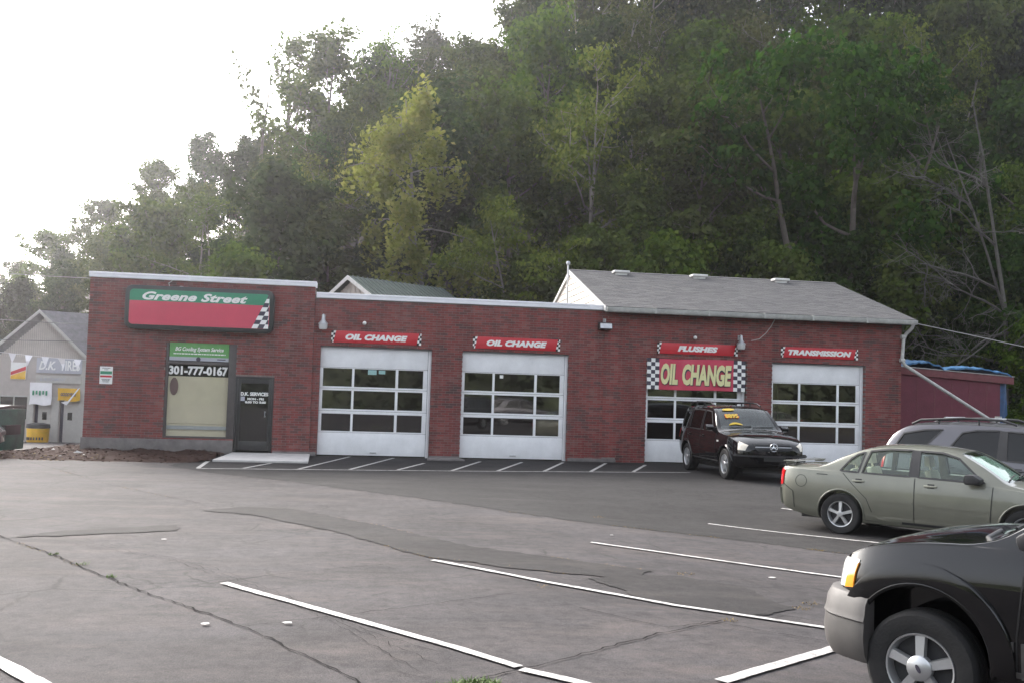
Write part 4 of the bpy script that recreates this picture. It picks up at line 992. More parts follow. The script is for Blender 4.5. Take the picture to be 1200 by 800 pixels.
# pennants and power lines on the left
def cat_curve(a, b, sagv, n=20):
    a, b = Vector(a), Vector(b); return [a.lerp(b, i/n)-Vector((0,0,sagv*4*(i/n)*(1-i/n))) for i in range(n+1)]
t = empty('pennant_string', (0,0,0), 0, 'string of white triangular pennants sagging across the tyre shop gable', 'bunting')
pts = cat_curve((-19.5,16.6,3.55), (-9.8,17.4,2.72), .22, 40); m = MB(); m.tube(pts, .008, 4); m.build('line', MAT['pennant'], t)
L_ = [i/40 for i in range(41)]
for k in range(15):
    f = (k+.4)/15; i = int(f*40); p, q = pts[i], pts[min(i+1, 40)]; d = (q-p).normalized(); p = p.lerp(q, f*40-i); tw = random.uniform(-.08, .08); ln = random.uniform(.40, .5)
    a, b = p-d*.15, p+d*.15; tip = p+Vector((random.uniform(-.02,.14), tw, -ln))
    m = MB(); m.add([a, b, b.lerp(tip,.5)+Vector((0,tw,0)), tip, a.lerp(tip,.5)+Vector((0,tw,0))], [(0,4,1),(4,2,1),(4,3,2)]); m.build('pennant', MAT['pennant'], t)
for a, b, sg, l in (((-24,15,4.9),(-7.4,9.5,3.9),.25,'thin power line crossing the tyre shop gable'),((-26,30,8.0),(-7.6,20,6.7),.3,'thin power line crossing just above the tyre shop ridge'),((-22,15.5,3.5),(-8,16.2,3.62),.12,'thin low cable strung under the tyre shop eaves')):
    m = MB(); m.tube(cat_curve(a, b, sg), .014, 4); m.build('power_line', MAT['cable'], label=l, cat='power line')

s = empty('promo_poster', (-15.37, HY-.04, 2.22), 0, 'red and yellow slanted poster on the tyre shop wall left of the lettered sign', 'poster')
m = MB(); m.box(-.33, .33, -.03, .03, -.38, .38); m.build('board', MAT['signwhite'], s)
m = MB(); m.prism([(-.32,-.034,-.37),(.32,-.034,-.37),(.32,-.034,.02),(-.32,-.034,-.22)], (0,.003,0)); m.build('yellow_field', MAT['yellow'], s)
m = MB(); m.prism([(-.32,-.0345,-.20),(.32,-.0345,.04),(.32,-.0345,.22),(-.32,-.0345,-.05)], (0,.003,0)); m.build('red_stripe', MAT['redsign'], s)
# ------------------------------------------------------------------ vehicles
def pchip(pts):
    x = np.array([p[0] for p in pts], float); y = np.array([p[1] for p in pts], float); h = np.diff(x); dl = np.diff(y)/h
    m = np.zeros_like(y); m[0], m[-1] = dl[0], dl[-1]
    for i in range(1, len(x)-1):
        if dl[i-1]*dl[i] > 0: w1, w2 = 2*h[i]+h[i-1], h[i]+2*h[i-1]; m[i] = (w1+w2)/(w1/dl[i-1]+w2/dl[i])
    def f(q):
        q = np.clip(q, x[0], x[-1]); i = np.clip(np.searchsorted(x, q)-1, 0, len(h)-1); t = (q-x[i])/h[i]
        return float(y[i]*(2*t**3-3*t*t+1)+m[i]*h[i]*(t**3-2*t*t+t)+y[i+1]*(-2*t**3+3*t*t)+m[i+1]*h[i]*(t**3-t*t))
    return f
def car_paint(name, col, metal=.35, rough=.35):
    m, t, b = newmat(name); tc = nd(t, 'ShaderNodeTexCoord')
    n = nd(t, 'ShaderNodeTexNoise', i_Scale=3.0, i_Detail=6.0); t.links.new(tc.outputs['Object'], n.inputs['Vector'])
    t.links.new(ramp(t, [(.3, tuple(c*.92 for c in col)), (.7, tuple(c*1.06 for c in col))], n.outputs[0]), b.inputs['Base Color'])
    b.inputs['Metallic'].default_value = metal; b.inputs['Roughness'].default_value = rough
    b.inputs['Coat Weight'].default_value = 1 if max(col) > .03 else .22; b.inputs['Coat Roughness'].default_value = .03
    return m
class Car:
    """body lofted along x (forward), rear axle at x=0, wheels on z=0"""
    def __init__(s, sp):
        s.sp = sp; s.c = {k: pchip(sp[k]) for k in ('w', 'zb', 'zt', 'zc', 'crown')}; s.lean = sp['lean']
        s.prof = pchip(sp.get('prof', [(0,.93),(.10,.965),(.5,1.0),(.8,.985),(1,.95)])); s.x0, s.x1 = sp['w'][0][0], sp['w'][-1][0]
    def sec(s, x, ins=0, floor=None):
        c = s.c; w, zb, zt, zc, cr = (c[k](x) for k in ('w', 'zb', 'zt', 'zc', 'crown'))
        ze = max(zc-cr, zt+.012); zc = max(zc, ze+.004); p = [(0, zb), (w*.5, zb), (w*.86, zb+.004)]
        for t in np.linspace(0, 1, 11): p.append((w*s.prof(t), zb+.02+(zt-zb-.02)*t))
        yb = p[-1][1]*0+p[-1][0]; dz = ze-zt
        for t in (.08, .25, .5, .75, .92): p.append((yb-.010*min(1, t*6)-s.lean*dz*t+.018*math.sin(math.pi*t)*min(1, dz*3), zt+dz*t))
        wt = yb-.012-s.lean*dz-.02
        p.append((wt+.008, ze+.003))
        for t in (.96, .88, .74, .55, .3, 0): p.append((wt*t, ze+(zc-ze)*(1-t**3.2)))
        if ins: p = [(max(0, y-ins), z-ins*.8 if z > zt else z) for y, z in p]
        if floor is not None: p = [(y, max(z, floor)) for y, z in p]
        return p
    def loft(s, xs, ins=0, floor=None, mi=0):
        mb = MB(); rings = []
        for x in xs:
            h = s.sec(x, ins, floor); ring = [(x, y, z) for y, z in h]+[(x, -y, z) for y, z in h[-2:0:-1]]; rings.append(ring)
        n = len(rings[0]); vs = [p for r in rings for p in r]
        fs = [(i*n+j, i*n+(j+1) % n, (i+1)*n+(j+1) % n, (i+1)*n+j) for i in range(len(rings)-1) for j in range(n)]
        fs += [tuple(range(n-1, -1, -1)), tuple(range((len(rings)-1)*n, len(rings)*n))]
        mb.add(vs, fs, mi); return mb
def tempobj(mb, nm='tmp'):
    me = mb.mesh(nm); bm = bmesh.new(); bm.from_mesh(me); bmesh.ops.recalc_face_normals(bm, faces=bm.faces); bm.to_mesh(me); bm.free()
    for m in (MAT['black'], MAT['black'], MAT['black']): me.materials.append(m)
    o = bpy.data.objects.new(nm, me); COL.objects.link(o); return o
def gridpoly(bot, top, n, m):
    """grid between two polylines (2D), n rows, m columns"""
    def rs(pl):
        d = [0]
        for a, b in zip(pl[:-1], pl[1:]): d.append(d[-1]+math.hypot(b[0]-a[0], b[1]-a[1]))
        out = []
        for i in range(m+1):
            q = d[-1]*i/m; k = min(max(0, np.searchsorted(d, q)-1), len(pl)-2); t = (q-d[k])/max(1e-9, d[k+1]-d[k]); out.append((pl[k][0]+(pl[k+1][0]-pl[k][0])*t, pl[k][1]+(pl[k+1][1]-pl[k][1])*t))
        return out
    B, T = rs(bot), rs(top); return [[(b[0]+(t[0]-b[0])*j/n, b[1]+(t[1]-b[1])*j/n) for b, t in zip(B, T)] for j in range(n+1)]
class Skin:
    def __init__(s, obj): s.obj = obj; dg = bpy.context.evaluated_depsgraph_get(); bm = bmesh.new(); bm.from_mesh(obj.data); s.b = BVHTree.FromBMesh(bm); bm.free()
    def hit(s, p, d):
        h = s.b.ray_cast(Vector(p), Vector(d), 6)
        if h[0] is None: q = s.b.find_nearest(Vector(p)+Vector(d)*1.2); return q[0], q[1]
        return h[0], h[1]
    def patch(s, grid, axis, out, inn, side=1, m=0, oblique=None, xref=0):
        """grid of 2D points -> closed thin shell hugging the body. axis: 'y' side (x,z), 'x' front/rear (y,z), 'z' top (x,y)"""
        J, I = len(grid), len(grid[0]); A, B = [], []
        for row in grid:
            for u, v in row:
                if axis == 'y': p, d = (u, 2.5*side, v), (0, -side, 0)
                elif axis == 'x': p, d = (8*side if side > 0 else -4, u, v), (-side, 0, 0)
                else: p, d = (u, v, 4), (0, 0, -1)
                if oblique:
                    d = Vector(oblique).normalized(); tgt = Vector((xref, u, v)); p = tgt-d*4
                h, n = s.hit(p, d)
                if n.dot(Vector(d)) > 0: n = -n
                A.append(h+n*out); B.append(h-n*inn)
        mb = MB(); k = J*I; fs = []
        for j in range(J-1):
            for i in range(I-1): a = j*I+i; fs += [(a, a+1, a+I+1, a+I), (k+a+I, k+a+I+1, k+a+1, k+a)]
        for i in range(I-1): fs += [(k+i, k+i+1, i+1, i), ((J-1)*I+i, (J-1)*I+i+1, k+(J-1)*I+i+1, k+(J-1)*I+i)]
        for j in range(J-1): a, b = j*I, (j+1)*I; fs += [(a, b, k+b, k+a)]; a, b = j*I+I-1, (j+1)*I+I-1; fs += [(k+a, k+b, b, a)]
        mb.add(A+B, fs, m); return mb
    def strip(s, pts, wd, axis, out, inn, side=1, closed=False):
        n = len(pts); L, Rr = [], []
        for i, p in enumerate(pts):
            a = pts[i-1] if (i or closed) else p; b = pts[(i+1) % n] if (i < n-1 or closed) else p; dx, dy = b[0]-a[0], b[1]-a[1]; l = math.hypot(dx, dy) or 1
            L.append((p[0]-dy/l*wd/2, p[1]+dx/l*wd/2)); Rr.append((p[0]+dy/l*wd/2, p[1]-dx/l*wd/2))
        if closed: L.append(L[0]); Rr.append(Rr[0])
        return s.patch([L, Rr], axis, out, inn, side)
def fix(o):
    bm = bmesh.new(); bm.from_mesh(o.data); bmesh.ops.recalc_face_normals(bm, faces=bm.faces); bm.to_mesh(o.data); bm.free(); return o
def dens(pts, n=4):
    out = []
    for a, b in zip(pts[:-1], pts[1:]):
        for i in range(n): out.append((a[0]+(b[0]-a[0])*i/n, a[1]+(b[1]-a[1])*i/n))
    return out+[pts[-1]]

def wheel(parent, x, y, side, r, wd, rim_r, style, cap=None):
    """tyre with tread blocks > rim with spokes"""
    w = empty('wheel', (x, y, r)); w.parent = parent
    mb = MB(); h = wd/2; prof = [(rim_r*.97,-h*.72),(rim_r*1.02,-h*.90),(rim_r+(r-rim_r)*.45,-h*1.0),(rim_r+(r-rim_r)*.8,-h*.96),(r*.985,-h*.80),(r,-h*.62)]
    prof += [(r,-h*.34),(r-.010,-h*.33),(r-.010,-h*.26),(r,-h*.25),(r,h*.25),(r-.010,h*.26),(r-.010,h*.33),(r,h*.34)]
    prof += [(a, -b) for a, b in reversed(prof[:6])]
    mb.lathe(prof, 40, 'Y'); t = mb.build('tyre', MAT['rubber'], w, smooth=35)
    mb = MB(); s = side
    yo = s*h*.80
    mb.lathe([(rim_r*1.0, s*h*.86),(rim_r*.985, s*h*.93),(rim_r*.94, s*h*.90),(rim_r*.90, s*h*.70),(rim_r*.86, s*h*.1),(rim_r*.86,-s*h*.7)], 40, 'Y')
    k = {'five': 5, 'double': 5, 'thick': 5, 'seven': 7}[style]
    for i in range(k):
        a = 2*math.pi*i/k+.3; wi, wo = {'five': (.30, .20), 'double': (.36, .30), 'thick': (.42, .34), 'seven': (.22, .16)}[style]; wi *= rim_r*.62; wo *= rim_r
        ra, rb = rim_r*.16, rim_r*.93; ca, sa = math.cos(a), math.sin(a)
        def q(rad, tt, yy): return (rad*ca-tt*sa, yy, rad*sa+tt*ca)
        V = []
        for yy, sc in ((yo+s*.012, .82), (yo-s*.03, 1.0)):
            V += [q(ra,-wi/2*sc,yy), q(ra,wi/2*sc,yy), q(rb,wo/2*sc,yy-s*.012 if sc < 1 else yy), q(rb,-wo/2*sc,yy-s*.012 if sc < 1 else yy)]
        mb.add(V, [(0,1,2,3),(7,6,5,4),(0,4,5,1),(1,5,6,2),(2,6,7,3),(3,7,4,0)])
    mb.lathe([(0,yo+s*.020),(rim_r*.20,yo+s*.018),(rim_r*.27,yo+s*.004),(rim_r*.27,yo-s*.04)], 24, 'Y')
    rm = mb.build('rim', MAT['alloy'], w, smooth=35); fix(rm)
    mb = MB(); mb.lathe([(0,yo-s*.055),(rim_r*.60,yo-s*.055),(rim_r*.88,yo-s*.06)], 28, 'Y'); mb.build('brake_disc', MAT['cardark'], w, smooth=40)
    if style == 'double':
        mb = MB()
        for i in range(5):
            a = 2*math.pi*(i+.5)/5+.3; mb.lathe([(0,yo+s*.014),(.012,yo+s*.014),(.014,yo)], 8, 'Y', o=(math.cos(a)*rim_r*.30, 0, math.sin(a)*rim_r*.30))
        mb.build('lug_nut', MAT['cardark'], w)
    if cap:
        mb = MB(); mb.lathe([(0,yo+s*.034),(rim_r*.30,yo+s*.032),(rim_r*.36,yo+s*.022),(rim_r*.37,yo-s*.02)], 28, 'Y'); c = mb.build('hub_cap', MAT['alloy'], w, smooth=40)
        mb = MB(); e = [(rim_r*.13*math.cos(u), yo+s*.0355, rim_r*.055*math.sin(u)) for u in np.linspace(0, 2*math.pi, 20, endpoint=False)]; mb.prism(e, (0,s*.003,0)); o = mb.build('oval_badge', MAT['letterdark'], w); o.rotation_euler = (0, R(-60), 0)
    return w
def seat(parent, x, y, mat, z=.48, h=.62):
    mb = MB(); mb.prism([(x-.25,y-.24,z),(x+.28,y-.24,z+.04),(x+.30,y-.24,z+.15),(x-.22,y-.24,z+.12)], (0,.48,0))
    mb.prism([(x-.30,y-.23,z+.1),(x-.18,y-.23,z+.08),(x-.34,y-.23,z+h),(x-.44,y-.23,z+h-.03)], (0,.46,0)); s = mb.build('seat', mat, parent, bevel=.04)
    mb = MB(); mb.prism([(x-.46,y-.13,z+h+.05),(x-.36,y-.13,z+h+.04),(x-.39,y-.13,z+h+.22),(x-.46,y-.13,z+h+.21)], (0,.26,0)); mb.tube([(x-.39,y,z+h-.02),(x-.41,y,z+h+.06)], .02, 6); mb.build('headrest', mat, s, bevel=.03)

def build_car(sp):
    car = Car(sp); root = empty(sp['name'], (0,0,0), 0, sp['label'], sp['cat'])
    L0, L1 = car.x0, car.x1; xs = sorted(set([L0+(L1-L0)*i/64 for i in range(65)]+[L0+v for v in (.015,.04,.08,.13)]+[L1-v for v in (.015,.04,.08,.13)]))
    raw = tempobj(car.loft(xs), 'raw'); sk = Skin(raw); P = sp['paint']; wb = sp['wb']; r = sp['r']
    cutters = []; 
    # glass and its openings
    glass = []
    for nm, bot, top in sp['side_glass']:
        g = gridpoly(bot, top, 6, 10)
        for s in (1, -1):
            cutters.append(sk.patch(g, 'y', .08, .16, s, 1)); gg = gridpoly([(a, b-.012) for a, b in bot], [(a, b+.012) for a, b in top], 6, 10); glass.append((nm, sk.patch(gg, 'y', -.010, .014, s), s))
    for nm, bot, top in sp['top_glass']:           # (x, y) seen from above
        g = gridpoly(bot, top, 8, 12); cutters.append(sk.patch(g, 'z', .06, .18, 1, 1)); c0 = np.array([p for rw in g for p in rw]).mean(0)
        gg = [[(c0[0]+(a-c0[0])*1.02, c0[1]+(b-c0[1])*1.02) for a, b in rw] for rw in g]; glass.append((nm, sk.patch(gg, 'z', -.008, .013), 0))
    if sp.get('rear_glass'):
        bot, top = sp['rear_glass']; g = gridpoly(bot, top, 5, 10); cutters.append(sk.patch(g, 'x', .08, .2, -1, 1)); glass.append(('rear_window', sk.patch(g, 'x', -.010, .014, -1), 0))
    ca, cb = sp['cabin']; cutters.insert(0, car.loft(np.linspace(ca, cb, 26), .055, sp.get('floor', .42), 1))
    for x in (0, wb):
        for s in (1, -1):
            mb = MB(); yy = sp['well']; a, b = (yy, 1.3) if s > 0 else (-1.3, -yy); mb.lathe([(0, a),(sp['arch'], a),(sp['arch'], b),(0, b)], 44, 'Y', o=(x, 0, r+sp.get('arch_up', .01)), m=2); cutters.append(mb)
    body = raw; me0 = raw.data
    for cmb in cutters:
        co = tempobj(cmb, 'cut'); md = body.modifiers.new('b', 'BOOLEAN'); md.operation = 'DIFFERENCE'; md.solver = 'EXACT'; md.object = co
        try: md.material_mode = 'INDEX'
        except Exception: pass
        dg = bpy.context.evaluated_depsgraph_get(); dg.update(); me = bpy.data.meshes.new_from_object(body.evaluated_get(dg))
        if len(me.polygons) > 50: body.modifiers.clear(); body.data = me
        else: body.modifiers.clear()
        cm = co.data; bpy.data.objects.remove(co); bpy.data.meshes.remove(cm)
    me = body.data; me.materials.clear()
    for m in (P, sp['interior'], MAT['plastic']): me.materials.append(m)
    me.polygons.foreach_set('use_smooth', [True]*len(me.polygons)); me.set_sharp_from_angle(angle=R(32))
    body.name = 'body'; body.parent = root; me.name = 'body'
    for nm, mb, s in glass: fix(mb.build(nm, sp['glass'] if not (nm in sp.get('dark_glass', ())) else sp['glass2'], root, smooth=40))
    # door skins, gaps, trims
    for nm, bot, top in sp['doors']:
        g = gridpoly(bot, top, 10, 10)
        for s in (1, -1):
            d = fix(sk.patch(g, 'y', .0045, .004, s).build(nm, P, root, smooth=40))
            if nm == 'door':
                hx = min(p[0] for p in bot+top)+.13; hz = sp['handle_z']
                hb = MB(); hy = sk.hit((hx+.09, 2.5*s, hz), (0,-s,0))[0].y
                hb.prism([(hx,hy-.002*s,hz-.016),(hx+.19,hy-.002*s,hz-.012),(hx+.19,hy-.002*s,hz+.014),(hx,hy-.002*s,hz+.018)], (0,.032*s,0)); fix(hb.build('handle', sp.get('handle', P), d, bevel=.009))
                hb = sk.patch(gridpoly([(hx+.05,hz-.03),(hx+.15,hz-.03)], [(hx+.05,hz+.035),(hx+.15,hz+.035)], 2, 3), 'y', .0052, .003, s); fix(hb.build('handle_recess', MAT['black'], d))
    for pts in sp['gaps']:
        for s in (1, -1): fix(sk.strip(dens(pts, 6), .009, 'y', .006, .003, s).build('panel_gap', MAT['black'], root))
    for nm, bot, top in sp['side_glass']:
        loop = dens(bot, 6)[:-1]+dens([bot[-1], top[-1]], 4)[:-1]+dens(list(reversed(top)), 6)[:-1]+dens([top[0], bot[0]], 4)[:-1]
        for s in (1, -1): fix(sk.strip(loop, .026, 'y', .006, .006, s, closed=True).build('window_trim', MAT['plastic'], root, smooth=50))
    for bot, top in sp.get('pillars', ()):
        for s in (1, -1): fix(sk.patch(gridpoly(bot, top, 4, 2), 'y', .005, .004, s).build('door_pillar', MAT['plastic'], root, smooth=50))
    for nm, pts, wd, off, mt in sp.get('side_strips', ()):
        for s in (1, -1): fix(sk.strip(dens(pts, 8), wd, 'y', off, .004, s).build(nm, mt, root, smooth=50))
    for nm, axis, bot, top, off, mt, both in sp.get('patches', ()):
        for s in ((1, -1) if both else (1,)):
            if axis == 'y': mb = sk.patch(gridpoly(bot, top, 6, 10), 'y', off, .01, s)
            elif axis == 'f': mb = sk.patch(gridpoly([(a*s, b) for a, b in bot], [(a*s, b) for a, b in top], 6, 12), 'x', off, .01, 1)
            elif axis == 'r': mb = sk.patch(gridpoly([(a*s, b) for a, b in bot], [(a*s, b) for a, b in top], 6, 12), 'x', off, .01, -1)
            elif axis == 'z': mb = sk.patch(gridpoly([(a, b*s) for a, b in bot], [(a, b*s) for a, b in top], 6, 10), 'z', off, .006, 1)
            elif axis == 'fo': mb = sk.patch(gridpoly([(a*s, b) for a, b in bot], [(a*s, b) for a, b in top], 6, 12), 'x', off, .01, 1, oblique=(-.8, -.6*s, 0), xref=L1-.28)
            elif axis == 'ro': mb = sk.patch(gridpoly([(a*s, b) for a, b in bot], [(a*s, b) for a, b in top], 6, 12), 'x', off, .01, 1, oblique=(.75, -.66*s, 0), xref=L0+.12)
            fix(mb.build(nm, mt, root, smooth=45))
    # arch lips
    ar = sp['arch']
    for x in (0, wb):
        for s in (1, -1):
            pts = []; zc = r+sp.get('arch_up', .01); lo = math.asin(min(.95, (zc-sp['zb_arch'])/ar))
            for a in np.linspace(-lo, math.pi+lo, 30):
                rr = ar+sp.get('lip', .012); h = sk.hit((x+rr*math.cos(a), 2.5*s, zc+rr*math.sin(a)), (0,-s,0))[0]; pts.append((h.x, h.y+s*sp.get('lip_out', 0), h.z))
            mb = MB(); mb.tube(pts, sp.get('lip_r', .014), 8); fix(mb.build('wheel_arch', sp.get('lip_mat', P), root, smooth=60))
            if 'flare' in sp:
                fw_, fo_ = sp['flare']; arc = [(x+(ar+.012+fw_/2)*math.cos(a), zc+(ar+.012+fw_/2)*math.sin(a)) for a in np.linspace(-lo*.6, math.pi+lo*.6, 34)]
                fix(sk.strip(arc, fw_, 'y', fo_, .01, s).build('fender_flare', P, root, bevel=.012, smooth=60))
            # mirror-image wheel
            wheel(root, x, s*sp['track']/2, s, r, sp['tw'], sp['rim_r'], sp['rim'], sp.get('cap'))
    mb = MB(); mb.box(L0+.35, L1-.35, -.6, .6, .20, .30); mb.tube([(0,-.7,r),(0,.7,r)], .05, 8); mb.tube([(wb,-.7,r),(wb,.7,r)], .05, 8); mb.build('underbody', MAT['black'], root)
    # mirrors
    mx, mz = sp['mirror']
    for s in (1, -1):
        h = sk.hit((mx, 2.5*s, mz-.05), (0,-s,0))[0]; mb = MB(); y0 = h.y
        mb.prism([(mx-.10,y0+s*.03,mz-.06),(mx+.10,y0+s*.03,mz-.04),(mx+.12,y0+s*.03,mz+.03),(mx+.02,y0+s*.03,mz+.09),(mx-.10,y0+s*.03,mz+.09)], (-.02,s*.19,0)); mb.box(mx-.03, mx+.06, min(y0-s*.02,y0+s*.05), max(y0-s*.02,y0+s*.05), mz-.07, mz-.02)
        mr = fix(mb.build('mirror', sp.get('mirror_mat', MAT['plastic']), root, bevel=.03))
        gm = MB(); gm.add([(mx-.128,y0+s*.05,mz-.04),(mx-.126,y0+s*.20,mz-.04),(mx-.126,y0+s*.20,mz+.07),(mx-.128,y0+s*.05,mz+.07)], [(0,1,2,3)]); gm.build('mirror_glass', MAT['chrome'], mr)
    # wipers
    for y0, y1 in ((-.55,.05),(.05,.62)):
        pts = []
        for i in range(7): u = i/6; h = sk.hit((sp['cowl']-.05-.06*u, y0+(y1-y0)*u, 4), (0,0,-1))[0]; pts.append((h.x, h.y, h.z+.012))
        mb = MB(); mb.tube(pts, .011, 5); mb.build('wiper', MAT['black'], root)
    # seats and wheel
    im = sp['interior']
    if sp.get('seats', True):
        for x, y in ((sp['seat_x'][0],.38),(sp['seat_x'][0],-.38),(sp['seat_x'][1],.38),(sp['seat_x'][1],-.38)): seat(root, x, y, im, sp.get('seat_z', .40), sp.get('seat_h', .58))
        sx = sp['seat_x'][0]+.52; mb = MB(); rg = [(sx+.05*math.cos(a), .38+.18*math.sin(a), sp.get('seat_z', .40)+.48+.17*math.cos(a)) for a in np.linspace(0, 2*math.pi, 20, endpoint=False)]; mb.tube(rg, .016, 6, closed=True); mb.tube([rg[5], rg[15]], .018, 6); mb.build('steering_wheel', MAT['plastic'], root, smooth=60)
        dz = sp.get('seat_z', .40); dw = car.c['w'](sp['cowl']-.3)*.86; mb = MB(); mb.prism([(sp['cowl']-.42,-dw,dz+.14),(sp['cowl']-.10,-dw,dz+.14),(sp['cowl']-.02,-dw,dz+.44),(sp['cowl']-.36,-dw,dz+.48)], (0,2*dw,0)); mb.build('dashboard', MAT['cardark'], root, bevel=.04)
    return root, sk, car

sedan_glass = glass_mat('car_glass', (.86,.92,.88), 1.6); tint = glass_mat('tinted_glass', (.10,.11,.11), 1.55); midtint = glass_mat('light_tint_glass', (.62,.68,.66), 1.95)
# --- grey green sedan
paint_sage = car_paint('sage_paint', (.165,.168,.135), .45, .38)
WBS = 2.70
sedan = dict(name='sedan', label='sage green four door sedan parked nose right in front of the silver car', cat='car', wb=WBS, r=.322, tw=.205, rim_r=.205, rim='double', track=1.54, arch=.362, well=.56, arch_up=.012, zb_arch=.26,
 w=[(-1.09,.60),(-1.05,.70),(-.95,.79),(-.7,.845),(0,.875),(1.3,.888),(2.5,.88),(3.0,.865),(3.3,.82),(3.5,.74),(3.62,.62),(3.67,.50)],
 zb=[(-1.09,.46),(-1.03,.36),(-.8,.28),(-.4,.22),(.5,.20),(2.3,.20),(3.2,.20),(3.5,.23),(3.67,.34)],
 zt=[(-1.09,.90),(-1.0,.965),(-.8,.99),(-.3,.985),(.3,.965),(1.0,.955),(1.9,.93),(2.4,.905),(2.9,.845),(3.3,.74),(3.55,.64),(3.67,.54)],
 zc=[(-1.09,.93),(-1.03,1.03),(-.9,1.055),(-.52,1.075),(-.38,1.10),(0,1.27),(.35,1.405),(.7,1.452),(1.05,1.462),(1.4,1.45),(1.72,1.405),(2.1,1.22),(2.46,1.01),(2.6,.985),(3.0,.925),(3.35,.825),(3.55,.71),(3.67,.58)],
 crown=[(-1.09,.02),(-.9,.045),(-.45,.06),(0,.05),(.5,.05),(1.4,.05),(2.0,.04),(2.5,.05),(3.2,.06),(3.67,.03)],
 lean=.44, cabin=(-.18,2.28), floor=.40, interior=MAT['tan'], paint=paint_sage, glass=sedan_glass, glass2=tint,
 side_glass=[('door_window', [(1.19,.985),(1.7,.975),(2.13,.965)], [(1.17,1.375),(1.5,1.368),(1.74,1.30)]), ('door_window', [(.33,.995),(.7,.992),(1.06,.987)], [(.42,1.335),(.7,1.378),(1.06,1.382)]), ('quarter_window', [(-.02,1.005),(.12,1.0),(.27,.997)], [(.13,1.20),(.22,1.27),(.34,1.315)])],
 top_glass=[('windshield', [(2.44,-.66),(2.50,0),(2.44,.66)], [(1.74,-.53),(1.76,0),(1.74,.53)]), ('rear_window', [(.42,-.53),(.40,0),(.42,.53)], [(-.36,-.62),(-.40,0),(-.36,.62)])],
 pillars=[([(1.06,.985),(1.19,.985)], [(1.055,1.385),(1.17,1.38)])],
 doors=[('door', [(1.155,.27),(1.7,.26),(2.20,.28)], [(1.155,.955),(1.7,.945),(2.24,.925)]), ('door', [(.50,.40),(.60,.30),(.85,.27),(1.135,.27)], [(.06,.975),(.4,.968),(.8,.96),(1.135,.957)])],
 gaps=[[(1.145,.27),(1.145,.965)], [(2.215,.29),(2.25,.92)], [(.505,.40),(.42,.60),(.20,.80),(.03,.97)], [(-.78,.36),(-.80,.62),(-1.0,.74)], [(3.05,.50),(3.15,.72)], [(-.40,.93),(-.22,.93)]],
 handle_z=.865, handle=car_paint('sage_handle', (.30,.30,.24), .3, .3),
 side_strips=[('rub_strip', [(1.18,.585),(1.7,.575),(2.19,.56)], .030, .012, paint_sage), ('rub_strip', [(.56,.595),(.8,.592),(1.11,.587)], .030, .012, paint_sage), ('sill', [(.40,.235),(1.3,.225),(2.28,.225)], .06, .006, MAT['plastic'])],
 patches=[('tail_lamp', 'ro', [(.58,.69),(.74,.72)], [(.60,.975),(.76,.955)], .016, MAT['red'], True), ('headlight', 'fo', [(.62,.60),(.80,.64)], [(.58,.70),(.78,.76)], .008, MAT['lens'], True), ('bumper', 'r', [(-.70,.40),(0,.38),(.70,.40)], [(-.70,.66),(0,.66),(.70,.66)], .03, paint_sage, False), ('grille', 'f', [(-.42,.50),(.42,.50)], [(-.45,.60),(.45,.60)], .006, MAT['plastic'], False)],
 mirror=(2.02,1.0), cowl=2.46, seat_x=(1.42,.48), seat_z=.50, seat_h=.55, lip=.014, lip_r=.013)
rt_, sk_, c_ = build_car(sedan)
mb = MB(); q = [(-.98,-.62,1.075),(-.98,-.3,1.125),(-.98,.3,1.125),(-.98,.62,1.075)]
mb.prism([(-1.00,-.64,1.05),(-.86,-.64,1.06),(-.82,-.60,1.10),(-1.04,-.60,1.105)], (0,.06,.0)); mb.prism([(-1.00,.58,1.05),(-.86,.58,1.06),(-.82,.58,1.10),(-1.04,.58,1.105)], (0,.06,0))
mb.prism([(-1.05,-.66,1.085),(-.84,-.66,1.085),(-.86,-.66,1.10),(-1.04,-.66,1.105)], (0,1.32,0)); mb.build('rear_spoiler', paint_sage, rt_, bevel=.008)
mb = sk_.strip([(-.66+.095*math.cos(a), .80+.095*math.sin(a)) for a in np.linspace(0, 2*math.pi, 24, endpoint=False)], .007, 'y', .003, .003, -1, closed=True); fix(mb.build('fuel_flap', MAT['black'], rt_))
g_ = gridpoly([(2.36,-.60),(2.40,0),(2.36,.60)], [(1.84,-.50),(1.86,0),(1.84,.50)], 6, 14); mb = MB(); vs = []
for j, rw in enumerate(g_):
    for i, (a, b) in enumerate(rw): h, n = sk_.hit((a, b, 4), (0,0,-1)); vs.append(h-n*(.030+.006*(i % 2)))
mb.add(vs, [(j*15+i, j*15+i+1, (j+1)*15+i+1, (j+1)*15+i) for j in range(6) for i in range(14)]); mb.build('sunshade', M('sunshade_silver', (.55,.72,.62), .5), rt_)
rt_.rotation_euler = (0, 0, R(-47)); rt_.location = (8.22, -12.72, -.18)

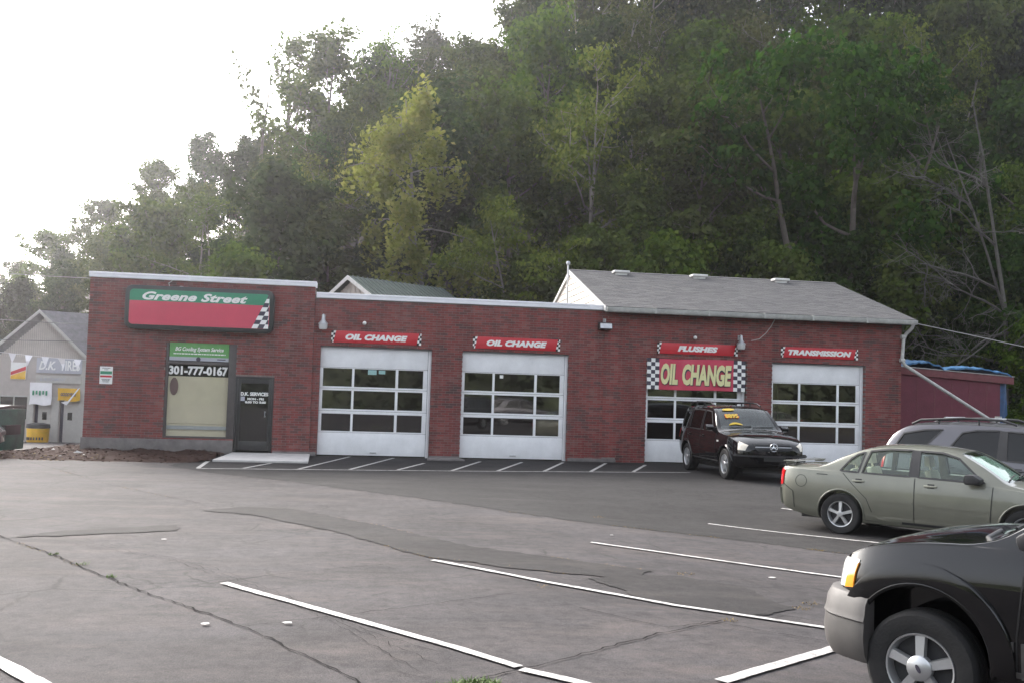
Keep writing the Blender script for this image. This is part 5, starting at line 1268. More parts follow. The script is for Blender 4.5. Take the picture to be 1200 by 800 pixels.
# --- black off-roader facing the camera
paint_black = car_paint('black_paint', (.0035,.0035,.0042), 0, .06)
MLW = 2.82
suv = dict(name='black_suv', label='black off road wagon with yellow price stickers parked nose out before the third bay', cat='suv', wb=MLW, r=.365, tw=.255, rim_r=.235, rim='five', track=1.55, arch=.41, well=.55, arch_up=.02, zb_arch=.34,
 w=[(-.90,.74),(-.86,.80),(-.75,.86),(-.4,.90),(0,.915),(1.4,.92),(2.6,.905),(3.1,.885),(3.4,.83),(3.55,.76),(3.62,.68),(3.66,.58)],
 zb=[(-.90,.50),(-.8,.42),(-.3,.36),(.6,.33),(2.3,.33),(3.0,.32),(3.4,.31),(3.66,.40)],
 zt=[(-.90,1.0),(-.8,1.05),(0,1.09),(1.2,1.09),(2.1,1.085),(2.5,1.07),(3.0,1.02),(3.35,.93),(3.55,.84),(3.66,.74)],
 zc=[(-.90,1.16),(-.86,1.35),(-.72,1.62),(-.58,1.71),(-.3,1.745),(.4,1.765),(1.1,1.755),(1.45,1.72),(1.8,1.52),(2.22,1.20),(2.36,1.155),(2.8,1.115),(3.2,1.045),(3.45,.955),(3.6,.86),(3.66,.78)],
 crown=[(-.90,.03),(-.5,.05),(1.2,.055),(1.9,.04),(2.3,.055),(3.0,.07),(3.66,.03)],
 lean=.26, cabin=(-.66,2.05), floor=.5, interior=MAT['cardark'], paint=paint_black, glass=midtint, glass2=tint, dark_glass=('door_window','quarter_window','rear_window'),
 side_glass=[('door_window', [(1.09,1.13),(1.5,1.128),(1.98,1.12)], [(1.08,1.62),(1.3,1.615),(1.52,1.585)]), ('door_window', [(.10,1.135),(.5,1.133),(1.0,1.13)], [(.10,1.62),(.5,1.635),(1.0,1.625)]), ('quarter_window', [(-.62,1.15),(-.3,1.14),(0.0,1.138)], [(-.50,1.56),(-.3,1.59),(0.0,1.61)])],
 top_glass=[('windshield', [(2.20,-.74),(2.27,0),(2.20,.74)], [(1.48,-.62),(1.50,0),(1.48,.62)])], rear_glass=([(-.6,1.15),(.6,1.15)], [(-.55,1.55),(.55,1.55)]),
 doors=[('door', [(1.06,.42),(1.6,.41),(2.18,.44)], [(1.06,1.085),(1.6,1.083),(2.20,1.075)]), ('door', [(.46,.56),(.62,.45),(1.04,.42)], [(.02,1.09),(.5,1.088),(1.04,1.086)])],
 gaps=[[(1.05,.42),(1.05,1.09)], [(2.19,.45),(2.21,1.07)], [(.46,.56),(.30,.75),(.06,.92),(.02,1.09)]], handle_z=.98,
 side_strips=[('body_moulding', [(.55,.66),(1.3,.65),(2.3,.65)], .10, .016, paint_black), ('sill', [(.45,.37),(1.3,.36),(2.36,.36)], .08, .02, MAT['plastic'])],
 patches=[('headlight', 'fo', [(.50,.735),(.74,.745)], [(.44,.855),(.73,.93)], .010, MAT['warmlens'], True), ('grille', 'f', [(-.40,.73),(0,.725),(.40,.73)], [(-.47,.89),(0,.905),(.47,.89)], .010, MAT['plastic'], False),
   ('bumper', 'f', [(-.80,.44),(0,.42),(.80,.44)], [(-.80,.66),(0,.67),(.80,.66)], .075, paint_black, False), ('bumper_step', 'f', [(-.82,.60),(0,.59),(.82,.60)], [(-.82,.635),(0,.63),(.82,.635)], .098, MAT['plastic'], False), ('plate_recess', 'f', [(-.27,.50),(.27,.50)], [(-.27,.60),(.27,.60)], .082, MAT['black'], False), ('tail_lamp', 'ro', [(.74,.85),(.80,.86)], [(.73,1.10),(.79,1.10)], .012, MAT['red'], True), ('marker_lamp', 'y', [(2.32,.88),(2.42,.88)], [(2.32,.92),(2.42,.92)], .010, MAT['lens'], True)],
 mirror=(1.96,1.19), mirror_mat=paint_black, cowl=2.24, seat_x=(1.30,.35), seat_z=.62, seat_h=.60, lip=.02, lip_r=.03, lip_mat=paint_black)
rt_, sk_, c_ = build_car(suv)
for k in range(3):
    z = .765+k*.045; fix(sk_.strip(dens([(-.44,z),(.44,z)], 12), .018, 'x', .026, .012, 1).build('grille_bar', MAT['galv'] if k == 1 else MAT['plastic'], rt_, smooth=50))
hx = sk_.hit((8,0,.82), (-1,0,0))[0].x+.035
e = empty('star_emblem', (hx, 0, .815)); e.parent = rt_
mb = MB(); mb.tube([(0,.088*math.cos(a),.088*math.sin(a)) for a in np.linspace(0, 2*math.pi, 28, endpoint=False)], .011, 8, closed=True); mb.build('ring', MAT['chrome'], e, smooth=60)
mb = MB()
for k in range(3):
    a = R(90+120*k); c_, s_ = math.cos(a), math.sin(a); mb.add([(0,-s_*.022,c_*.022),(0,s_*.022,-c_*.022),(.0,c_*.086,s_*.086),(.014,0,0)], [(0,3,2),(3,1,2),(0,2,1)])
mb.build('star', MAT['chrome'], e)
for s in (1, -1):
    mb = MB(); mb.tube([(-.5,s*.62,1.74),(-.35,s*.62,1.81),(.4,s*.63,1.835),(1.05,s*.62,1.82),(1.3,s*.62,1.755)], .020, 8)
    for x in (0,.6): mb.tube([(x,s*.62,1.74),(x,s*.62,1.82)], .018, 6)
    mb.build('roof_rail', MAT['plastic'], rt_, smooth=50)
for x in (-.05,.85):
    mb = MB(); mb.tube([(x,-.62,1.835),(x,.62,1.835)], .018, 6); mb.build('cross_bar', MAT['plastic'], rt_, smooth=50)
# price stickers lie on the windshield, on the passenger half
MAT['stick'] = M('sticker_yellow', (.55,.38,.03), .5, var=.05); MAT['orange'] = M('sticker_orange', (.75,.16,.01), .5, var=.05)
def on_glass(poly, mat, name, off=.012):
    vs = []
    for x, y in poly: h, n = sk_.hit((x, y, 4), (0,0,-1)); vs.append(h+n*off)
    mb = MB(); c = sum(vs, Vector())/len(vs); n = len(vs); mb.add(vs+[c], [(i, (i+1) % n, n) for i in range(n)]); fix(mb.build(name, mat, rt_))
on_glass([(1.60+.045*math.cos(a), -.36+.165*math.sin(a)) for a in np.linspace(0, 2*math.pi, 24, endpoint=False)], MAT['stick'], 'price_sticker')
on_glass([(2.04+.025*math.cos(a)+.05*(math.sin(a))**2, -.33+.18*math.sin(a)) for a in np.linspace(0, 2*math.pi, 24, endpoint=False)], MAT['stick'], 'price_sticker')
for mt, gr, of in ((MAT['orange'], 1.12, .011), (MAT['stick'], 1.0, .016)):
    tm = text_mesh('8895', .32*gr, .11*gr, bold=.04, ext=.002); 
    for v in tm.vertices:
        yy = -.35+v.co.x; xx = 1.83-v.co.z*1.15; h, n = sk_.hit((xx, yy, 4), (0,0,-1)); v.co = h+n*(of+v.co.y*-.3)
    link('price_numeral', tm, mt, rt_)
rt_.rotation_euler = (0, 0, R(-90)); rt_.location = (9.56, -2.36, 0)

# --- silver wagon behind the sedan
paint_silver = car_paint('silver_paint', (.085,.083,.095), .5, .35)
suv2 = dict(name='silver_suv', label='silver lavender wagon with roof rails half hidden behind the sage green sedan', cat='suv', wb=2.70, r=.35, tw=.23, rim_r=.215, rim='five', track=1.55, arch=.395, well=.55, arch_up=.015, zb_arch=.33,
 w=[(-.96,.74),(-.92,.80),(-.8,.86),(-.4,.90),(0,.915),(1.4,.92),(2.6,.90),(3.1,.87),(3.4,.79),(3.6,.60)],
 zb=[(-.96,.48),(-.8,.40),(-.3,.34),(.6,.31),(2.3,.31),(3.3,.31),(3.6,.40)],
 zt=[(-.96,.98),(-.8,1.03),(0,1.05),(1.2,1.04),(2.1,1.02),(2.5,1.00),(3.0,.93),(3.35,.83),(3.6,.70)],
 zc=[(-.96,1.08),(-.90,1.24),(-.70,1.52),(-.50,1.64),(-.2,1.685),(.5,1.71),(1.1,1.70),(1.45,1.66),(1.85,1.42),(2.3,1.13),(2.45,1.09),(2.9,1.03),(3.3,.92),(3.6,.74)],
 crown=[(-.96,.03),(-.5,.05),(1.2,.06),(1.9,.04),(2.3,.05),(3.0,.06),(3.6,.03)],
 lean=.30, cabin=(-.6,2.1), floor=.5, interior=MAT['cardark'], paint=paint_silver, glass=tint, glass2=tint, dark_glass=('quarter_window','rear_window','rear_door_window'),
 side_glass=[('door_window', [(1.13,1.09),(1.6,1.075),(2.05,1.06)], [(1.12,1.57),(1.35,1.56),(1.58,1.50)]), ('rear_door_window', [(.12,1.10),(.5,1.10),(1.0,1.09)], [(.42,1.52),(.65,1.57),(1.02,1.58)]), ('quarter_window', [(-.76,1.13),(-.5,1.12),(-.30,1.115)], [(-.56,1.47),(-.2,1.545),(.10,1.56)])],
 top_glass=[('windshield', [(2.28,-.72),(2.34,0),(2.28,.72)], [(1.52,-.58),(1.54,0),(1.52,.58)])], rear_glass=([(-.6,1.12),(.6,1.12)], [(-.55,1.48),(.55,1.48)]),
 doors=[('door', [(1.10,.42),(1.6,.41),(2.22,.44)], [(1.10,1.045),(1.6,1.035),(2.24,1.012)]), ('door', [(.46,.56),(.62,.45),(1.08,.42)], [(.02,1.052),(.5,1.05),(1.08,1.046)])],
 gaps=[[(1.09,.42),(1.09,1.05)], [(2.23,.45),(2.25,1.0)], [(.46,.56),(.30,.75),(.06,.92),(.0,1.05)]], handle_z=.94,
 pillars=[([(1.01,1.09),(1.12,1.09)], [(1.01,1.58),(1.11,1.575)])],
 side_strips=[('sill', [(.45,.36),(1.3,.35),(2.3,.35)], .09, .02, MAT['greyplastic'])],
 patches=[('tail_lamp', 'ro', [(.72,.80),(.79,.82)], [(.72,1.08),(.78,1.07)], .012, MAT['red'], True), ('headlight', 'fo', [(.55,.70),(.74,.72)], [(.52,.80),(.73,.86)], .01, MAT['lens'], True)],
 mirror=(1.98,1.12), mirror_mat=paint_silver, cowl=2.3, seat_x=(1.30,.35), seat_z=.60, seat_h=.58, lip=.02, lip_r=.026, lip_mat=paint_silver)
rt_, sk_, c_ = build_car(suv2)
for s in (1, -1):
    mb = MB(); mb.tube([(-.45,s*.60,1.64),(-.30,s*.61,1.715),(.4,s*.62,1.765),(1.0,s*.61,1.755),(1.25,s*.61,1.68)], .022, 8)
    for x in (0,.65): mb.tube([(x,s*.61,1.66),(x,s*.61,1.75)], .018, 6)
    mb.build('roof_rail', MAT['plastic'], rt_, smooth=50)
for x in (.1,.8):
    mb = MB(); mb.tube([(x,-.62,1.765),(x,.62,1.765)], .020, 6); mb.build('cross_bar', MAT['galv'], rt_, smooth=50)
rt_.rotation_euler = (0, 0, R(-47)); rt_.location = (10.93, -10.92, -.16); rt_.scale = (1.05, 1.05, 1.05)

# --- black wagon close by on the right
EW = 2.62
esc = dict(prof=[(0,.955),(.1,.985),(.5,.998),(.70,1.0),(.80,.988),(1,.93)], name='near_suv', label='black compact wagon with grey bumper entering at the lower right corner', cat='suv', wb=EW, r=.338, tw=.235, rim_r=.208, rim='thick', cap=True, track=1.54, arch=.405, well=.52, arch_up=.085, flare=(.125,.030), zb_arch=.36,
 w=[(-.90,.74),(-.8,.84),(-.3,.875),(1.2,.885),(2.3,.88),(2.75,.87),(3.0,.85),(3.16,.82),(3.29,.765),(3.38,.68),(3.43,.58)],
 zb=[(-.90,.48),(-.7,.40),(.3,.33),(2.0,.33),(2.9,.32),(3.25,.30),(3.43,.40)],
 zt=[(-.90,1.0),(-.6,1.04),(.6,1.05),(1.7,1.07),(2.1,1.10),(2.5,1.082),(2.8,1.045),(3.05,1.0),(3.24,.94),(3.37,.865),(3.43,.76)],
 zc=[(-.90,1.2),(-.82,1.5),(-.6,1.66),(0,1.71),(.9,1.71),(1.46,1.67),(1.86,1.43),(2.24,1.165),(2.36,1.135),(2.6,1.108),(2.95,1.055),(3.18,.995),(3.36,.905),(3.43,.80)],
 crown=[(-.90,.03),(-.5,.05),(1.0,.055),(1.86,.04),(2.28,.03),(2.8,.03),(3.43,.025)],
 lean=.25, cabin=(-.6,2.08), floor=.5, interior=MAT['cardark'], paint=paint_black, glass=midtint, glass2=tint, dark_glass=('quarter_window','rear_window'),
 side_glass=[('door_window', [(.93,1.09),(1.4,1.085),(2.02,1.08)], [(.92,1.57),(1.2,1.568),(1.54,1.52)]), ('door_window', [(.0,1.095),(.4,1.093),(.84,1.09)], [(.0,1.57),(.4,1.585),(.84,1.575)]), ('quarter_window', [(-.62,1.11),(-.3,1.10),(-.1,1.098)], [(-.55,1.52),(-.3,1.54),(-.1,1.56)])],
 top_glass=[('windshield', [(2.22,-.70),(2.28,0),(2.22,.70)], [(1.52,-.58),(1.54,0),(1.52,.58)])], rear_glass=([(-.6,1.12),(.6,1.12)], [(-.55,1.52),(.55,1.52)]),
 doors=[('door', [(.90,.60),(1.5,.60),(2.06,.60)], [(.90,1.05),(1.5,1.045),(2.02,1.035)]), ('door', [(.50,.62),(.7,.60),(.88,.60)], [(-.05,1.045),(.4,1.05),(.88,1.05)])],
 gaps=[[(.89,.40),(.89,1.05)], [(2.075,.40),(2.075,.62),(2.035,1.03)]], handle_z=.95,
 side_strips=[('door_cladding', [(.46,.50),(1.2,.49),(2.05,.49)], .20, .018, MAT['greyplastic']), ('fender_cladding', [(2.09,.49),(2.19,.49)], .20, .018, MAT['greyplastic']), ('sill', [(.46,.37),(1.3,.36),(2.2,.36)], .07, .012, MAT['greyplastic'])],
 patches=[('headlight', 'fo', [(.44,.735),(.60,.74),(.745,.75)], [(.40,.90),(.60,.925),(.745,.925)], .006, MAT['lens'], True), ('turn_lens', 'fo', [(.655,.742),(.75,.752)], [(.68,.855),(.75,.905)], .012, MAT['amber'], True), ('grille', 'f', [(-.42,.72),(.42,.72)], [(-.46,.86),(.46,.86)], .008, MAT['plastic'], False)],
 mirror=(1.95,1.17), cowl=2.26, seat_x=(1.22,.25), seat_z=.62, seat_h=.58, lip=.012, lip_r=.018, lip_mat=paint_black, lip_out=.012)
for _k in ('w', 'zb', 'zt', 'zc', 'crown'): esc[_k] = [(x if x < 2.85 else 2.85+(x-2.85)*.672, v) for x, v in esc[_k]]
rt_, sk_, c_ = build_car(esc)
# wrap-round grey bumper: swept profile following the nose from one front wheel to the other
sec = [(-.13,.30),(.03,.30),(.065,.36),(.08,.46),(.072,.55),(.080,.562),(.068,.60),(.06,.66),(.03,.715),(-.02,.735),(-.14,.738)]
mb = MB(); rings = []
def nose(y): 
    yy = min(abs(y), .872); lo, hi = 2.62, 3.24
    for _ in range(40):
        m_ = (lo+hi)/2
        if c_.c['w'](m_) > yy: lo = m_
        else: hi = m_
    return lo
path = [(2.935, .866), (2.955,.861), (2.975,.855)]
for a in np.linspace(.835, -.835, 41): path.append((nose(a), a))
path += [(2.975,-.855), (2.955,-.861), (2.935,-.866)]
for i, (x, y) in enumerate(path):
    a_, b_ = path[max(i-1, 0)], path[min(i+1, len(path)-1)]; dx, dy = b_[0]-a_[0], b_[1]-a_[1]; l = math.hypot(dx, dy); nx, ny = -dy/l, dx/l
    if nx*.5+ny*y < 0 and nx < 0: nx, ny = -nx, -ny
    ex = .065*max(0, nx)**.7; kk = min(1, min(i, len(path)-1-i)/5); rings.append([(x+nx*(max(o, -.03-.1*kk)-.03+ex), y+ny*(max(o, -.03-.1*kk)-.03+ex*.3), z) for o, z in sec])
k = len(sec); vs = [p for r_ in rings for p in r_]; fs = [(i*k+j, i*k+(j+1) % k, (i+1)*k+(j+1) % k, (i+1)*k+j) for i in range(len(rings)-1) for j in range(k)]
fs += [tuple(range(k)), tuple(range((len(rings)-1)*k+k-1, (len(rings)-1)*k-1, -1))]
mb.add(vs, fs); fix(mb.build('bumper', MAT['greyplastic'], rt_, smooth=38))
mb = MB(); mb.tube([(2.33,.30,1.15),(2.31,.62,1.135),(2.24,.76,1.12)], .014, 8); mb.build('cowl_trim', MAT['plastic'], rt_, smooth=50)
mb = MB(); mb.lathe([(0,.02),(.02,.018),(.026,0)], 10, o=(2.42,.30,1.085)); mb.build('washer_nozzle', MAT['plastic'], rt_)
ea = 129.5
d_ = Vector((math.cos(R(ea)), math.sin(R(ea)), 0)); l_ = Vector((-d_.y, d_.x, 0))
fc = Vector((3.405, -22.77, -.03)); org = fc-d_*EW-l_*.86
rt_.rotation_euler = (0, 0, R(ea)); rt_.location = org

# --- car cut off by the left edge
paint_grey = car_paint('dark_grey_paint', (.05,.055,.06), .4, .35)
sed2 = dict(sedan); sed2.update(name='parked_car', label='dark grey car cut off by the left edge beside the dumpster', paint=paint_grey, interior=MAT['cardark'], glass=midtint, handle=paint_grey)
sed2['side_strips'] = [('sill', [(.40,.235),(1.3,.225),(2.28,.225)], .06, .006, MAT['plastic'])]
sed2['patches'] = [p if p[0] != 'bumper' else ('bumper', *p[1:5], paint_grey, p[6]) for p in sedan['patches']]
rt_, _, _ = build_car(sed2); rt_.rotation_euler = (0, 0, R(12)); rt_.location = (-12.15, -3.1, 0)

# two cars parked across the lot behind the camera: the photo shows them mirrored in the bay windows
def copy_tree(o, parent=None):
    c = o.copy(); COL.objects.link(c); c.parent = parent
    for ch in o.children: copy_tree(ch, c)
    return c
_src = {o.name: o for o in bpy.data.objects if o.parent is None}
for nm, x, y, rz, l in (('silver_suv', 9.0, -36.0, 8, 'silver wagon across the lot, seen only mirrored in the second bay door'), ('sedan', 27.2, -34.0, 175, 'sage sedan across the lot, seen only mirrored in the fourth bay door')):
    c = copy_tree(_src[nm]); c.location = (x, y, gh(x, y)+.004); c.rotation_euler = (0, 0, R(rz)); c['label'] = l
# ------------------------------------------------------------------ trees
def leaf_mesh(name, cen, size, up_bias=.5, droop=0, rng=None, out=None):
    """four-vertex folded leaves at the given centres"""
    n = len(cen); rng = rng or RNG
    nrm = rng.normal(size=(n, 3))
    if out is None: nrm[:, 2] = np.abs(nrm[:, 2])+up_bias
    else: nrm = nrm*.5+out; nrm[:, 2] += up_bias*.7             # leaves face out of their spray, so sprays read as masses
    nrm /= np.linalg.norm(nrm, axis=1)[:, None]
    t = rng.normal(size=(n, 3)); t[:, 2] -= droop; t -= nrm*(t*nrm).sum(1)[:, None]; t /= np.linalg.norm(t, axis=1)[:, None]
    b = np.cross(nrm, t); s = size*rng.uniform(.6, 1.35, (n, 1)); wd = s*rng.uniform(.3, .46, (n, 1))
    v = np.stack([cen-t*s*.5, cen+b*wd+nrm*s*.10, cen+t*s*.55, cen-b*wd+nrm*s*.10], 1).reshape(-1, 3)
    i = np.arange(n)*4; f = np.stack([np.stack([i, i+1, i+2], 1), np.stack([i, i+2, i+3], 1)], 1).reshape(-1)
    me = bpy.data.meshes.new(name); me.vertices.add(n*4); me.vertices.foreach_set('co', v.astype('f').ravel())
    me.loops.add(n*6); me.loops.foreach_set('vertex_index', f.astype('i'))
    me.polygons.add(n*2); me.polygons.foreach_set('loop_start', np.arange(0, n*6, 3, dtype='i')); me.polygons.foreach_set('loop_total', np.full(n*2, 3, 'i'))
    me.update(); return me
def bez(a, d, L, up, rng, n=6, wig=.06):
    """a limb: starts along d, bends towards up, wiggles"""
    pts = [np.array(a, float)]; d = np.array(d, float); d /= np.linalg.norm(d)
    for i in range(n):
        d = d+np.array([0, 0, up/n])+rng.normal(size=3)*wig; d /= np.linalg.norm(d); pts.append(pts[-1]+d*L/n)
    return pts
def tree_mesh(kind, seed):
    """one tree of height 10; returns trunk builder and leaf centres, leaf size, bias, droop"""
    g = np.random.default_rng(seed); P = dict(
        broad=dict(cb=.22, Rd=3.6, nl=17, sub=6, per=60, rx=.62, rz=.34, ls=.25, ub=.5, dr=.2, tr=.17, up=.55),
        oval=dict(cb=.20, Rd=2.9, nl=18, sub=6, per=58, rx=.55, rz=.40, ls=.23, ub=.4, dr=.3, tr=.15, up=.8),
        locust=dict(cb=.34, Rd=3.2, nl=13, sub=6, per=52, rx=.60, rz=.20, ls=.17, ub=.9, dr=.2, tr=.13, up=.5),
        shrub=dict(cb=.06, Rd=3.8, nl=15, sub=6, per=60, rx=.66, rz=.40, ls=.32, ub=.4, dr=.2, tr=.10, up=.7),
        yellow=dict(cb=.14, Rd=2.75, nl=20, sub=5, per=105, rx=.30, rz=.66, ls=.165, ub=.1, dr=1.2, tr=.11, up=-.5),
        sparse=dict(cb=.40, Rd=2.6, nl=10, sub=4, per=13, rx=.50, rz=.45, ls=.24, ub=.3, dr=.2, tr=.16, up=1.1),
        leaning=dict(cb=.40, Rd=4.2, nl=10, sub=6, per=110, rx=.75, rz=.22, ls=.22, ub=.9, dr=.2, tr=.13, up=.2),
        layered=dict(cb=.22, Rd=3.8, nl=15, sub=7, per=52, rx=.75, rz=.14, ls=.26, ub=1.5, dr=.2, tr=.14, up=.25),
        fork=dict(cb=.42, Rd=3.6, nl=20, sub=6, per=52, rx=.60, rz=.28, ls=.22, ub=.7, dr=.2, tr=.17, up=.7),
    )[kind]
    mb = MB(); cen = []; outs = []
    lean = {'yellow': -.20, 'leaning': -.32}.get(kind, 0)+g.normal()*.03
    stems = []
    if kind == 'fork':
        for dx, dy in ((-.36,.05),(.10,-.1),(.34,.12)): stems.append(bez((dx*.3,dy,0), (dx,dy,1), 9.0, .35, g, 9, .05))
    elif kind in ('locust', 'leaning', 'sparse'):
        stems.append(bez((0,0,0), (lean,0,1), 9.4, .1, g, 9, .05)); stems.append(bez((.25,.1,0), (lean+.16,.05,1), 8.4, .1, g, 9, .06))
    else: stems.append(bez((0,0,0), (lean,0,1), 9.4, .15, g, 9, .04))
    for s in stems: mb.tube(s, [P['tr']*(1-.85*i/(len(s)-1))*(1.35 if i == 0 else 1) for i in range(len(s))], 7)
    for k in range(P['nl']):
        s = stems[k % len(stems)]; f = P['cb']+(1-P['cb'])*((k+g.random()*.7)/P['nl']); f = min(f, .97)
        q = f*(len(s)-1); i = int(q); a = s[i]+(s[min(i+1, len(s)-1)]-s[i])*(q-i)
        u = (f-P['cb'])/(1-P['cb'])
        prof = (math.sin(math.pi*(.16+.78*u))**.75) if kind not in ('shrub', 'yellow') else (.55+.45*math.sin(math.pi*min(1, .12+u*.80)))*g.uniform(.5, 1.2)*(.55 if u < .12 else 1) if kind == 'yellow' else math.sqrt(max(.05, 1-u*u*.9))
        L = P['Rd']*prof*g.uniform(.72, 1.12); az = k*2.399+g.normal()*.3
        el = g.uniform(-.05, .45)+u*.7; d = (math.cos(az)*math.cos(el), math.sin(az)*math.cos(el), math.sin(el))
        lp = bez(a, d, L, P['up'], g, 6, .10); r0 = P['tr']*(1-.75*f)*.55
        mb.tube(lp, [max(.012, r0*(1-.85*i/6)) for i in range(7)], 5, caps=False)
        for j in range(P['sub']):
            q = (.30+.70*(j+g.random())/P['sub'])*6; q = min(q, 5.99); i = int(q); b = lp[i]+(lp[i+1]-lp[i])*(q-i)
            dd = np.array(d)*.4+g.normal(size=3)*.75; dd[2] = abs(dd[2])*.6 if P['up'] > 0 else -abs(dd[2])-.6
            sl_ = g.uniform(.25, .5)*P['Rd']*(.55 if kind == 'yellow' else .5); sp = bez(b, dd, sl_, P['up']*.5, g, 3, .12)
            mb.tube(sp, [.022, .016, .012, .006], 4, caps=False)
            for e in (sp[-1], sp[1]+(sp[2]-sp[1])*g.random()):
                n = int(P['per']*g.uniform(.5, 1.25)*(.62 if kind in ('sparse','yellow','leaning','locust') else 1.0))
                c = g.normal(size=(n, 3))*np.array([P['rx'], P['rx'], P['rz']])*g.uniform(.42, .66)
                if kind == 'yellow': c[:, 2] -= .35
                cen.append(np.array(e)+c); o_ = c/(np.linalg.norm(c, axis=1)[:, None]+.05); ax_ = np.array(e)*np.array([1, 1, 0]); outs.append(o_*.9+ax_/(np.linalg.norm(ax_)+.3)*.5)
    cen = np.concatenate(cen); outs = np.concatenate(outs); ok = cen[:, 2] > .25
    return mb, cen[ok], outs[ok], P, g
PROTO = {}
def proto(kind, seed, leaf, bark='bark'):
    mb, cen, outs, P, g = tree_mesh(kind, seed)
    tm = mb.mesh('trunk', 60); tm.materials.append(MAT[bark]); cm = leaf_mesh('crown', cen, P['ls']*(1 if kind in ('sparse','yellow') else .86), P['ub'], P['dr'], g, outs); cm.materials.append(MAT[leaf])
    return tm, cm
def plant_tree(name, pr, x, y, h, rz, label, group=None, wide=1.0, cat='tree', sink=.15):
    t = empty(name, (x, y, gh(x, y)-sink), rz, label, cat, group); s = h/10; t.scale = (s*wide, s*wide, s)
    o = link('trunk', pr[0], parent=t); c = link('crown', pr[1], parent=t); return t
PR = {
 'm': [proto('broad', 11, 'leafdark'), proto('broad', 12, 'leafmid'), proto('broad', 17, 'leafmid')],
 'o': [proto('oval', 21, 'leafdark'), proto('oval', 22, 'leafdark'), proto('oval', 23, 'leafmid')],
 'l': [proto('locust', 31, 'leafmid', 'palebark'), proto('locust', 32, 'leaflight', 'palebark')],
 's': [proto('shrub', 41, 'leafdark'), proto('shrub', 42, 'leafmid')],
}
NAMES = {'m': ('broadleaf_tree', 'broad crowned dark green tree in the dense wood on the hillside', 'broad trees of the hillside wood'),
         'o': ('oval_tree', 'upright oval crowned green tree in the dense wood on the hillside', 'upright trees of the hillside wood'),
         'l': ('locust_tree', 'airy locust tree with fine leaves in the dense wood on the hillside', 'locust trees of the hillside wood'),
         's': ('understory_tree', 'low bushy understory tree at the foot of the wooded hillside', 'understory trees at the foot of the wood')}
